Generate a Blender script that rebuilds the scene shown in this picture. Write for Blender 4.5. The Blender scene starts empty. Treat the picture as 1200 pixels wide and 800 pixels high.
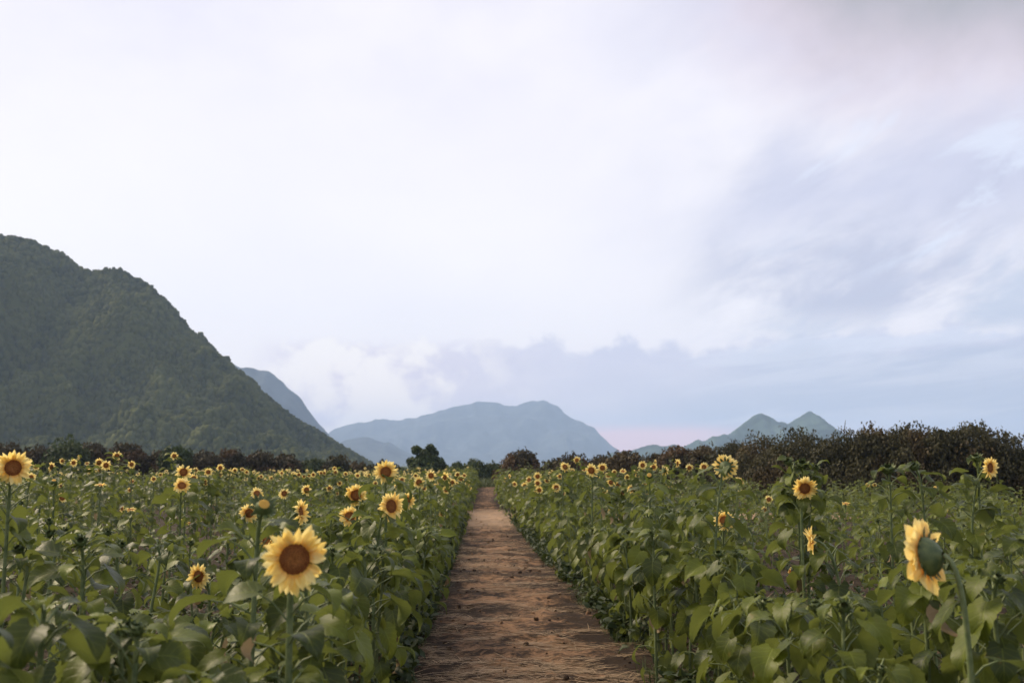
import bpy, math, random
import numpy as np
from math import sin, cos, pi, radians, atan, sqrt
rng = np.random.default_rng(11)
SC = bpy.context.scene
COL = SC.collection

# ------------------------------------------------------------------ camera
H = 1.6
F = 1167.0                                   # focal length in photo pixels (1200 wide, 35 mm lens)
PITCH = atan(145 / F)
YAW = atan(28 / F)                           # camera looks a little right of the path (+Y)
cam_d = bpy.data.cameras.new('camera'); cam = bpy.data.objects.new('camera', cam_d)
COL.objects.link(cam)
cam_d.sensor_width = 36; cam_d.lens = 35; cam_d.clip_start = 0.05; cam_d.clip_end = 20000
cam.location = (0, 0, H)
cam.rotation_euler = (pi / 2 + PITCH, 0, -YAW)
cam_d.dof.use_dof = True; cam_d.dof.focus_distance = 9.0; cam_d.dof.aperture_fstop = 2.7
SC.camera = cam
_f = np.array([sin(YAW) * cos(PITCH), cos(YAW) * cos(PITCH), sin(PITCH)])
_r = np.array([cos(YAW), -sin(YAW), 0.0])
_u = np.cross(_r, _f)
CAM = np.array([0, 0, H])
def ray(px, py):
    return _f + _r * ((px - 600) / F) + _u * ((400 - py) / F)
def at(px, py, Y):
    d = ray(px, py); return CAM + d * (Y / d[1])
def proj(p):
    v = np.asarray(p, float) - CAM
    z = v @ _f
    return 600 + F * (v @ _r) / z, 400 - F * (v @ _u) / z, z
def xl(Y): return -0.64
def xr(Y): return max(0.36, 1.3 - 0.026 * (Y - 7.5)) + max(0., min(.75, (Y - 46) * .035))

# ------------------------------------------------------------------ noise
def hash2(ix, iy, seed=0):
    ix = np.asarray(ix, np.int64); iy = np.asarray(iy, np.int64)
    h = (ix * 374761393 + iy * 668265263 + seed * 974634777) & 0x7fffffff
    h = ((h ^ (h >> 13)) * 1274126177) & 0x7fffffff
    h = ((h ^ (h >> 16)) * 1103515245) & 0x7fffffff
    return (h & 0xffffff) / float(0xffffff)
def vnoise(x, y, seed=0):
    x0 = np.floor(x); y0 = np.floor(y); fx = x - x0; fy = y - y0
    fx = fx * fx * (3 - 2 * fx); fy = fy * fy * (3 - 2 * fy)
    a = hash2(x0, y0, seed); b = hash2(x0 + 1, y0, seed); c = hash2(x0, y0 + 1, seed); d = hash2(x0 + 1, y0 + 1, seed)
    return (a * (1 - fx) + b * fx) * (1 - fy) + (c * (1 - fx) + d * fx) * fy
def fbm(x, y, seed=0, oct=5, gain=.5):
    s = 0; a = 1; n = 0
    for i in range(oct):
        s = s + a * vnoise(x * 2 ** i + 17.3 * i, y * 2 ** i - 9.1 * i, seed + i); n += a; a *= gain
    return s / n
def ridged(x, y, seed=0, oct=4):
    s = 0; a = 1; n = 0
    for i in range(oct):
        s = s + a * (1 - np.abs(2 * vnoise(x * 2 ** i + 5.7 * i, y * 2 ** i, seed + i) - 1)); n += a; a *= .5
    return s / n
def cellbump(x, y, seed=0):
    """1 at the centre of each random cell, falling to 0 at its rim: tree canopies seen from far"""
    x0 = np.floor(x); y0 = np.floor(y); best = np.full(np.shape(x), 9.0); cid = np.zeros(np.shape(x))
    for i in (-1, 0, 1):
        for j in (-1, 0, 1):
            cx = x0 + i; cy = y0 + j
            px = cx + hash2(cx, cy, seed); py = cy + hash2(cx, cy, seed + 1); k = .75 + .5 * hash2(cx, cy, seed + 2)
            d = ((x - px) ** 2 + (y - py) ** 2) / k
            m = d < best; best = np.where(m, d, best); cid = np.where(m, hash2(cx, cy, seed + 3), cid)
    return np.sqrt(np.clip(1 - best, 0, 1)), cid

# ------------------------------------------------------------------ mesh building
class MB:
    def __init__(s): s.v = []; s.q = []; s.t = []; s.qm = []; s.tm = []; s.a = []; s.n = 0
    def add(s, v, q=None, t=None, mat=0, attr=None):
        v = np.asarray(v, float).reshape(-1, 3); s.v.append(v)
        s.a.append(np.zeros((len(v), 3)) if attr is None else np.asarray(attr, float).reshape(-1, 3))
        if q is not None and len(q): s.q.append(np.asarray(q, int) + s.n); s.qm.append(np.full(len(q), mat))
        if t is not None and len(t): s.t.append(np.asarray(t, int) + s.n); s.tm.append(np.full(len(t), mat))
        s.n += len(v)
    def build(s, name, mats, parent=None, loc=None, smooth=True):
        v = np.concatenate(s.v); a = np.concatenate(s.a)
        if loc is not None: v = v - np.asarray(loc, float)
        nq = sum(map(len, s.q)); nt = sum(map(len, s.t))
        me = bpy.data.meshes.new(name)
        me.vertices.add(len(v)); me.vertices.foreach_set('co', v.astype(np.float32).ravel())
        li = []; mi = []
        if nq: li.append(np.concatenate(s.q).ravel()); mi.append(np.concatenate(s.qm))
        if nt: li.append(np.concatenate(s.t).ravel()); mi.append(np.concatenate(s.tm))
        li = np.concatenate(li); mi = np.concatenate(mi)
        me.loops.add(len(li)); me.loops.foreach_set('vertex_index', li.astype(np.int32))
        me.polygons.add(nq + nt)
        st = np.concatenate([np.arange(nq) * 4, nq * 4 + np.arange(nt) * 3]).astype(np.int32)
        me.polygons.foreach_set('loop_start', st)
        me.polygons.foreach_set('material_index', mi.astype(np.int32))
        me.polygons.foreach_set('use_smooth', np.full(nq + nt, smooth))
        at_ = me.attributes.new('lv', 'FLOAT_VECTOR', 'POINT'); at_.data.foreach_set('vector', a.astype(np.float32).ravel())
        for m in mats: me.materials.append(m)
        me.update(calc_edges=True)
        o = bpy.data.objects.new(name, me); COL.objects.link(o)
        if parent is not None: o.parent = parent
        elif loc is not None: o.location = loc
        return o
def grid_q(nu, nv):
    i = np.arange(nu - 1)[:, None] * nv + np.arange(nv - 1)[None, :]
    return np.stack([i, i + nv, i + nv + 1, i + 1], -1).reshape(-1, 4)
def tube(pts, rad, sides=6, tint=.5):
    pts = np.asarray(pts, float); K = len(pts); rad = np.broadcast_to(np.asarray(rad, float), (K,))
    tg = np.gradient(pts, axis=0); tg /= np.linalg.norm(tg, axis=1, keepdims=True) + 1e-9
    ref = np.array([.31, .95, .05]); 
    if abs(tg[:, 1]).mean() > .8: ref = np.array([.95, .05, .31])
    a = np.cross(tg, ref); a /= np.linalg.norm(a, axis=1, keepdims=True) + 1e-9; b = np.cross(tg, a)
    th = np.arange(sides) * 2 * pi / sides
    v = pts[:, None] + rad[:, None, None] * (np.cos(th)[None, :, None] * a[:, None] + np.sin(th)[None, :, None] * b[:, None])
    i = np.arange(K - 1)[:, None] * sides; j = np.arange(sides)[None]; jn = (j + 1) % sides
    q = np.stack([i + j, i + jn, i + sides + jn, i + sides + j], -1).reshape(-1, 4)
    at_ = np.zeros((K * sides, 3)); at_[:, 2] = tint; at_[:, 1] = np.repeat(np.linspace(0, 1, K), sides)
    return v.reshape(-1, 3), q, at_
def Rx(a): 
    a = np.asarray(a, float); c, s, o, z = np.cos(a), np.sin(a), np.ones_like(a), np.zeros_like(a)
    return np.stack([np.stack([o, z, z], -1), np.stack([z, c, -s], -1), np.stack([z, s, c], -1)], -2)
def Ry(a):
    a = np.asarray(a, float); c, s, o, z = np.cos(a), np.sin(a), np.ones_like(a), np.zeros_like(a)
    return np.stack([np.stack([c, z, s], -1), np.stack([z, o, z], -1), np.stack([-s, z, c], -1)], -2)
def Rz(a):
    a = np.asarray(a, float); c, s, o, z = np.cos(a), np.sin(a), np.ones_like(a), np.zeros_like(a)
    return np.stack([np.stack([c, -s, z], -1), np.stack([s, c, z], -1), np.stack([z, z, o], -1)], -2)
def inst(mb, tv, tq, ta, M, L, tint, mat=0):
    """many rotated copies of a template inside one mesh"""
    N = len(L)
    if not N: return
    v = np.einsum('nij,vj->nvi', M, tv) + np.asarray(L)[:, None]
    a = np.repeat(ta[None], N, 0).copy(); a[:, :, 2] = np.asarray(tint)[:, None]
    q = tq[None] + (np.arange(N) * len(tv))[:, None, None]
    mb.add(v.reshape(-1, 3), q=q.reshape(-1, 4), mat=mat, attr=a.reshape(-1, 3))

# ------------------------------------------------------------------ materials
class NT:
    def __init__(s, tree): s.t = tree; s.n = tree.nodes; s.l = tree.links
    def node(s, ty, **k):
        n = s.n.new(ty)
        for a, b in k.items():
            if a.startswith('i_'): s.set(n.inputs[a[2:].replace('_', ' ')], b)
            else: setattr(n, a, b)
        return n
    def set(s, sock, v):
        if isinstance(v, bpy.types.NodeSocket): s.l.new(v, sock)
        else:
            if hasattr(sock.default_value, '__len__') and not hasattr(v, '__len__'): v = (v,) * len(sock.default_value)
            if hasattr(sock.default_value, '__len__') and len(sock.default_value) == 4 and len(v) == 3: v = (*v, 1)
            sock.default_value = v
    def m(s, op, a, b=0., c=None, clamp=False):
        n = s.n.new('ShaderNodeMath'); n.operation = op; n.use_clamp = clamp
        s.set(n.inputs[0], a); s.set(n.inputs[1], b)
        if c is not None: s.set(n.inputs[2], c)
        return n.outputs[0]
    def sm(s, x, a, b, lo=0., hi=1.):
        n = s.n.new('ShaderNodeMapRange'); n.interpolation_type = 'SMOOTHSTEP'
        for i, v in enumerate((x, a, b, lo, hi)): s.set(n.inputs[i], v)
        return n.outputs[0]
    def mix(s, f, a, b, bt='MIX'):
        n = s.n.new('ShaderNodeMix'); n.data_type = 'RGBA'; n.blend_type = bt
        s.set(n.inputs[0], f); s.set(n.inputs[6], a); s.set(n.inputs[7], b)
        return n.outputs[2]
    def noise(s, vec, scale, detail=4., rough=.55, dist=0.):
        n = s.n.new('ShaderNodeTexNoise')
        if vec is not None: s.l.new(vec, n.inputs['Vector'])
        n.inputs['Scale'].default_value = scale; n.inputs['Detail'].default_value = detail
        n.inputs['Roughness'].default_value = rough; n.inputs['Distortion'].default_value = dist
        return n.outputs[0]
    def vmul(s, vec, sc):
        n = s.n.new('ShaderNodeMapping'); s.l.new(vec, n.inputs[0]); n.inputs['Scale'].default_value = sc
        return n.outputs[0]
    def xyz(s, x, y, z):
        n = s.n.new('ShaderNodeCombineXYZ'); s.set(n.inputs[0], x); s.set(n.inputs[1], y); s.set(n.inputs[2], z)
        return n.outputs[0]
def mat(name):
    m = bpy.data.materials.new(name); m.use_nodes = True; m.node_tree.nodes.clear()
    t = NT(m.node_tree); out = t.node('ShaderNodeOutputMaterial')
    return m, t, out
def lv(t):
    a = t.node('ShaderNodeAttribute', attribute_name='lv'); s = t.node('ShaderNodeSeparateXYZ')
    t.l.new(a.outputs['Vector'], s.inputs[0]); return s.outputs[0], s.outputs[1], s.outputs[2]
def pos(t): return t.node('ShaderNodeNewGeometry').outputs['Position']

def leaf_material(name, top_a, top_b, back, rough=.5, trans=.25, spec=.5, veins=True):
    m, t, out = mat(name); s, y, tint = lv(t); P = pos(t)
    n = t.noise(P, 24, 3)
    c = t.mix(t.m('ADD', t.m('MULTIPLY', tint, .85), t.m('MULTIPLY', n, .22)), top_a, top_b)
    bk = t.node('ShaderNodeNewGeometry').outputs['Backfacing']
    if veins:
        sa = t.m('ABSOLUTE', s)
        mid = t.sm(sa, .02, .07, 1, 0)
        ph = t.m('FRACT', t.m('SUBTRACT', t.m('MULTIPLY', y, 6.), t.m('MULTIPLY', sa, 1.7)))
        lat = t.sm(t.m('ABSOLUTE', t.m('SUBTRACT', ph, .5)), .03, .11, 1, 0)
        v = t.m('MAXIMUM', mid, t.m('MULTIPLY', lat, .6))
        c = t.mix(t.m('MULTIPLY', v, .28), c, tuple(min(1, x * 1.9 + .02) for x in top_b))
    if veins:
        spot = t.m('MULTIPLY', t.sm(t.noise(P, 13, 4, .65), .64, .74), .7)
        c = t.mix(spot, c, (.17, .13, .03))
    c = t.mix(t.m('MULTIPLY', bk, .8), c, back)
    p = t.node('ShaderNodeBsdfPrincipled', i_Base_Color=c, i_Roughness=rough)
    p.inputs['Specular IOR Level'].default_value = spec
    if veins:
        b = t.node('ShaderNodeBump'); b.inputs['Strength'].default_value = .5; b.inputs['Distance'].default_value = .004
        h = t.m('ADD', t.m('MULTIPLY', t.noise(P, 60, 3), .7), t.m('MULTIPLY', v, -.6)); t.l.new(h, b.inputs['Height']); t.l.new(b.outputs[0], p.inputs['Normal'])
    tr = t.node('ShaderNodeBsdfTranslucent'); t.set(tr.inputs[0], t.mix(.6, c, tuple(x * 1.5 for x in back)))
    mx = t.node('ShaderNodeMixShader'); mx.inputs[0].default_value = trans
    t.l.new(p.outputs[0], mx.inputs[1]); t.l.new(tr.outputs[0], mx.inputs[2]); t.l.new(mx.outputs[0], out.inputs[0])
    return m
M = {}
M['leaf'] = leaf_material('sunflower_leaf', (.009, .021, .005), (.130, .156, .012), (.138, .162, .036), .43, .32, .25)
M['dry'] = leaf_material('dry_leaf', (.12, .08, .04), (.22, .165, .085), (.24, .18, .10), .7, .2, .25)
M['weed'] = leaf_material('weed_leaf', (.012, .026, .007), (.04, .058, .013), (.04, .055, .014), .6, .25, .3, veins=False)
M['grass'] = leaf_material('grass_blade', (.035, .06, .018), (.10, .11, .035), (.07, .09, .03), .6, .25, .3, veins=False)
M['straw'] = leaf_material('straw', (.045, .026, .015), (.34, .225, .13), (.28, .20, .12), .8, .05, .2, veins=False)

def simple(name, ca, cb, scale=20, rough=.7, spec=.3, stretch=None, bump=0.):
    m, t, out = mat(name); P = pos(t)
    if stretch: P = t.vmul(P, stretch)
    n = t.noise(P, scale, 5)
    p = t.node('ShaderNodeBsdfPrincipled', i_Base_Color=t.mix(t.sm(n, .3, .7), ca, cb), i_Roughness=rough)
    p.inputs['Specular IOR Level'].default_value = spec
    if bump:
        b = t.node('ShaderNodeBump'); b.inputs['Strength'].default_value = 1; b.inputs['Distance'].default_value = bump
        t.l.new(n, b.inputs['Height']); t.l.new(b.outputs[0], p.inputs['Normal'])
    t.l.new(p.outputs[0], out.inputs[0]); return m
M['stem'] = simple('green_stem', (.085, .12, .04), (.16, .19, .075), 30, .55, .4)
M['sepal'] = simple('green_bract', (.045, .070, .020), (.10, .125, .035), 40, .55, .4)
M['bark'] = simple('bark', (.03, .022, .016), (.08, .06, .045), 8, .9, .2, (1, 1, .2), .02)

def petal_material():
    m, t, out = mat('yellow_petal'); s, y, tint = lv(t)
    c = t.mix(tint, (.96, .72, .20), (.97, .83, .36))
    c = t.mix(t.sm(y, .0, .35, .75, 0), c, (.82, .42, .04))
    streak = t.noise(t.xyz(t.m('MULTIPLY', s, 6), t.m('MULTIPLY', y, .6), t.m('MULTIPLY', tint, 9)), 1.5, 3)
    c = t.mix(t.sm(streak, .45, .75, 0, .3), c, (.70, .34, .025))
    p = t.node('ShaderNodeBsdfPrincipled', i_Base_Color=c, i_Roughness=.6); p.inputs['Specular IOR Level'].default_value = .25
    tr = t.node('ShaderNodeBsdfTranslucent'); t.set(tr.inputs[0], c)
    mx = t.node('ShaderNodeMixShader'); mx.inputs[0].default_value = .46
    t.l.new(p.outputs[0], mx.inputs[1]); t.l.new(tr.outputs[0], mx.inputs[2]); t.l.new(mx.outputs[0], out.inputs[0]); return m
M['petal'] = petal_material()
def disc_material():
    m, t, out = mat('brown_disc'); r, y, tint = lv(t)
    c = t.mix(t.sm(r, .25, .75), (.36, .14, .038), (.23, .075, .02))
    c = t.mix(t.sm(r, .86, 1.0, 0, .6), c, (.30, .11, .012))
    n = t.noise(pos(t), 260, 2)
    c = t.mix(t.sm(n, .35, .7), t.mix(.55, c, (.03, .008, .003)), t.mix(.25, c, (.42, .17, .03)))
    p = t.node('ShaderNodeBsdfPrincipled', i_Base_Color=c, i_Roughness=.85); p.inputs['Specular IOR Level'].default_value = .2
    b = t.node('ShaderNodeBump'); b.inputs['Strength'].default_value = 1; b.inputs['Distance'].default_value = .006
    t.l.new(n, b.inputs['Height']); t.l.new(b.outputs[0], p.inputs['Normal'])
    t.l.new(p.outputs[0], out.inputs[0]); return m
M['disc'] = disc_material()

def soil_material(name, path):
    m, t, out = mat(name); P = pos(t)
    big = t.noise(t.vmul(P, (1, 1.0, 1)), 1.3, 6, .62, .8)
    straw = t.noise(t.vmul(P, (1, 1.25, 1)), 7.5, 7, .74, 1.0)
    fine = t.noise(t.vmul(P, (1, 2.4, 2)), 26, 4, .7)
    if path:
        a = t.m('ADD', t.m('MULTIPLY', straw, .55), t.m('ADD', t.m('MULTIPLY', big, .60), t.m('MULTIPLY', fine, .25)))
        u_, v_, w_ = lv(t)
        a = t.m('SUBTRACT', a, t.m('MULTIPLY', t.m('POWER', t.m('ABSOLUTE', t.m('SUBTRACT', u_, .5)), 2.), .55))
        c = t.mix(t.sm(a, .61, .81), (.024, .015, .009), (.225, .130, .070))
        # worn pale earth where the cross path comes in, far along
        sy = t.node('ShaderNodeSeparateXYZ'); t.l.new(P, sy.inputs[0])
        far = t.m('MULTIPLY', t.sm(sy.outputs[1], 24, 28), t.sm(sy.outputs[1], 33, 37, 1, 0))
        c = t.mix(t.m('MULTIPLY', far, .6), c, (.40, .28, .18))
    else:
        a = t.m('ADD', t.m('MULTIPLY', straw, .6), t.m('MULTIPLY', big, .45))
        c = t.mix(t.sm(a, .40, .75), (.016, .011, .007), (.10, .07, .043))
        fl = t.node('ShaderNodeVectorMath', operation='LENGTH'); t.l.new(P, fl.inputs[0])
        c = t.mix(t.sm(fl.outputs['Value'], 70, 160), c, (.055, .07, .03))
    p = t.node('ShaderNodeBsdfPrincipled', i_Base_Color=c, i_Roughness=.95); p.inputs['Specular IOR Level'].default_value = .15
    b = t.node('ShaderNodeBump'); b.inputs['Strength'].default_value = .9; b.inputs['Distance'].default_value = .03
    t.l.new(a, b.inputs['Height']); t.l.new(b.outputs[0], p.inputs['Normal'])
    t.l.new(p.outputs[0], out.inputs[0]); return m
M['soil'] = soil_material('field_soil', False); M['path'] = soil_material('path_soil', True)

def hill_material(name, a, b, rock, rockamt):
    m, t, out = mat(name); s, y, tint = lv(t); P = pos(t)
    n = t.noise(P, .035, 5, .6); n2 = t.noise(P, .2, 3, .6)
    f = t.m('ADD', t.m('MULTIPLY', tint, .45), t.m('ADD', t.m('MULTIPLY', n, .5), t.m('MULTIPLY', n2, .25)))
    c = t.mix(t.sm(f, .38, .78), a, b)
    rk = t.m('MULTIPLY', t.m('MULTIPLY', t.sm(t.noise(t.vmul(P, (1, 1, .45)), .035, 5, .65), .60, .70), s), rockamt)
    c = t.mix(rk, c, rock)
    p = t.node('ShaderNodeBsdfPrincipled', i_Base_Color=c, i_Roughness=.95); p.inputs['Specular IOR Level'].default_value = .1
    t.l.new(p.outputs[0], out.inputs[0]); return m
M['hill'] = hill_material('wooded_hill', (.020, .029, .009), (.082, .090, .028), (.17, .15, .11), .7)
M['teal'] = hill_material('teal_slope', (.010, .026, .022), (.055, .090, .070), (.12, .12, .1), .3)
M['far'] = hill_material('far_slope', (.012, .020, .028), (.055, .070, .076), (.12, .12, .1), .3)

def crown_material(name, a, b, c2, mixc):
    m, t, out = mat(name); s, y, tint = lv(t)
    c = t.mix(tint, a, b)
    c = t.mix(t.m('MULTIPLY', t.sm(y, .5, .62), mixc), c, c2)
    p = t.node('ShaderNodeBsdfPrincipled', i_Base_Color=c, i_Roughness=.65); p.inputs['Specular IOR Level'].default_value = .25
    tr = t.node('ShaderNodeBsdfTranslucent'); t.set(tr.inputs[0], c)
    mx = t.node('ShaderNodeMixShader'); mx.inputs[0].default_value = .2
    t.l.new(p.outputs[0], mx.inputs[1]); t.l.new(tr.outputs[0], mx.inputs[2]); t.l.new(mx.outputs[0], out.inputs[0]); return m
M['redcrown'] = crown_material('russet_foliage', (.022, .020, .009), (.074, .056, .023), (.105, .054, .021), .55)
M['darkcrown'] = crown_material('dark_russet_foliage', (.020, .021, .007), (.074, .066, .025), (.100, .060, .024), .45)
M['greencrown'] = crown_material('green_foliage', (.024, .042, .014), (.072, .098, .032), (.07, .08, .03), .4)

# ------------------------------------------------------------------ tagging
def tag(o, label=None, cat=None, group=None, kind=None):
    if label: o['label'] = label
    if cat: o['category'] = cat
    if group: o['group'] = group
    if kind: o['kind'] = kind
    return o
def thing(name, label, cat, loc, group=None):
    o = bpy.data.objects.new(name, None); COL.objects.link(o); o.location = loc; o.empty_display_size = .1
    return tag(o, label, cat, group)

# ------------------------------------------------------------------ leaf, petal, seed templates
def leaf_template(nu, nv, seed):
    r = np.random.default_rng(seed)
    t = np.linspace(0, 1, nu); s = np.linspace(-1, 1, nv)
    T, S = np.meshgrid(t, s, indexing='ij')
    w = .40 * np.sin(pi * np.clip(T * .97 + .03, 0, 1) ** .62) ** .85 * (1 - .25 * T) + .012 * (1 - T)
    if nu > 5: w = w * (1 + (.055 * np.where(np.arange(nu) % 2, 1, -1)[:, None] * r.uniform(.3, 1.4, (nu, 1)) + r.uniform(-.05, .05, (nu, 1))) * (np.abs(S) > .9) * (T > .08) * (T < .95))
    x = S * w; y = T - .16 * S ** 2 * (1 - T) ** 3 * 1.2
    fold = r.uniform(.0, .60); z = fold * np.abs(x)
    z = z + .085 * r.uniform(.3, 1.3) * np.sin(T * r.uniform(5, 9) + r.uniform(0, 6)) * np.abs(S) * (S > 0) + .085 * r.uniform(.3, 1.3) * np.sin(T * r.uniform(5, 9) + r.uniform(0, 6)) * np.abs(S) * (S < 0)
    # bend down along its length
    k = r.uniform(.5, 1.7)
    ang = -k * T ** 1.3
    cy = np.zeros_like(t); cz = np.zeros_like(t); a1 = -k * t ** 1.3
    cy[1:] = np.cumsum(np.cos((a1[1:] + a1[:-1]) / 2) * np.diff(t)); cz[1:] = np.cumsum(np.sin((a1[1:] + a1[:-1]) / 2) * np.diff(t))
    off = y - T
    Y = cy[:, None] + off * np.cos(ang) - z * np.sin(ang); Z = cz[:, None] + off * np.sin(ang) + z * np.cos(ang)
    tw = r.uniform(-.5, .5) * T
    X = x * np.cos(tw); Z = Z + x * np.sin(tw)
    v = np.stack([X, Y, Z], -1).reshape(-1, 3)
    a = np.stack([S, T, np.zeros_like(S)], -1).reshape(-1, 3)
    return v, grid_q(nu, nv)[:, ::-1], a
LEAF_HI = [leaf_template(17, 7, i) for i in range(10)]
LEAF_MID = [leaf_template(5, 5, i) for i in range(8)]
LEAF_LO = [leaf_template(4, 3, i) for i in range(6)]

def petal_template(nu, nv, seed):
    r = np.random.default_rng(100 + seed)
    t = np.linspace(0, 1, nu); s = np.linspace(-1, 1, nv); T, S = np.meshgrid(t, s, indexing='ij')
    w = np.sin(pi * np.clip(T * .88 + .12, 0, 1) ** .82) ** .85 * .5 + .02
    z = .25 * (S ** 2) * w + r.uniform(-.05, .25) * T ** 2 - r.uniform(-.1, .3) * T ** 3
    x = S * w + r.uniform(-.12, .12) * T ** 2
    return np.stack([x, T, z], -1).reshape(-1, 3), grid_q(nu, nv)[:, ::-1], np.stack([S, T, 0 * S], -1).reshape(-1, 3)
PETAL_HI = [petal_template(6, 5, i) for i in range(6)]
PETAL_LO = [petal_template(4, 3, i) for i in range(4)]

def leaf_set(h, r, n=None, big=1.0, droop=0.0, dens=1.0, fmax=.965, fmin=.10):
    """stations of the leaves up a stem of height h: fraction, azimuth, petiole, pitch, roll, size, tint, dry"""
    n = n or max(6, int(h * 17.5 * dens))
    fr = np.sort(np.clip(np.linspace(fmin, fmax, n) + r.uniform(-.03, .03, n), .05, .98))
    az = r.uniform(0, 6.28) + np.arange(n) * 2.4 + r.uniform(-.5, .5, n)
    prof = np.interp(fr, [0, .3, .65, .88, 1], [.6, .95, 1, .62, .35])
    size = big * .168 * prof * r.uniform(.78, 1.22, n)
    pl = .14 * prof * r.uniform(.7, 1.4, n) * big
    pel = np.interp(fr, [0, .5, 1], [.15, .55, .95]) + r.uniform(-.25, .25, n)
    pitch = np.interp(fr, [0, .5, .9, 1], [-.75, -.25, .15, .55]) + r.normal(0, .28, n) - droop
    roll = r.normal(0, .32, n)
    tint = np.clip(r.beta(1.0, 1.7, n) + .12 * (fr - .5), 0, 1)
    dry = (r.random(n) < np.interp(fr, [0, .3, .55, 1], [.12, .04, .0, 0])); size = np.where(dry, size * .7, size)
    return fr, az, pl, pel, pitch, roll, size, tint, dry
def leaf_geo(curve, h, r, **k):
    fr, az, pl, pel, pitch, roll, size, tint, dry = leaf_set(h, r, **k)
    z = np.linspace(0, 1, len(curve))
    p0 = np.stack([np.interp(fr, z, curve[:, i]) for i in range(3)], -1)
    d = np.stack([-np.sin(az) * np.cos(pel), np.cos(az) * np.cos(pel), np.sin(pel)], -1)
    p1 = p0 + d * pl[:, None]
    pitch = np.where(dry, pitch - .9, pitch)
    Mx = Rz(az) @ Rx(pitch) @ Ry(roll) * size[:, None, None]
    return p0, p1, d, Mx, tint, dry, pl

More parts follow.
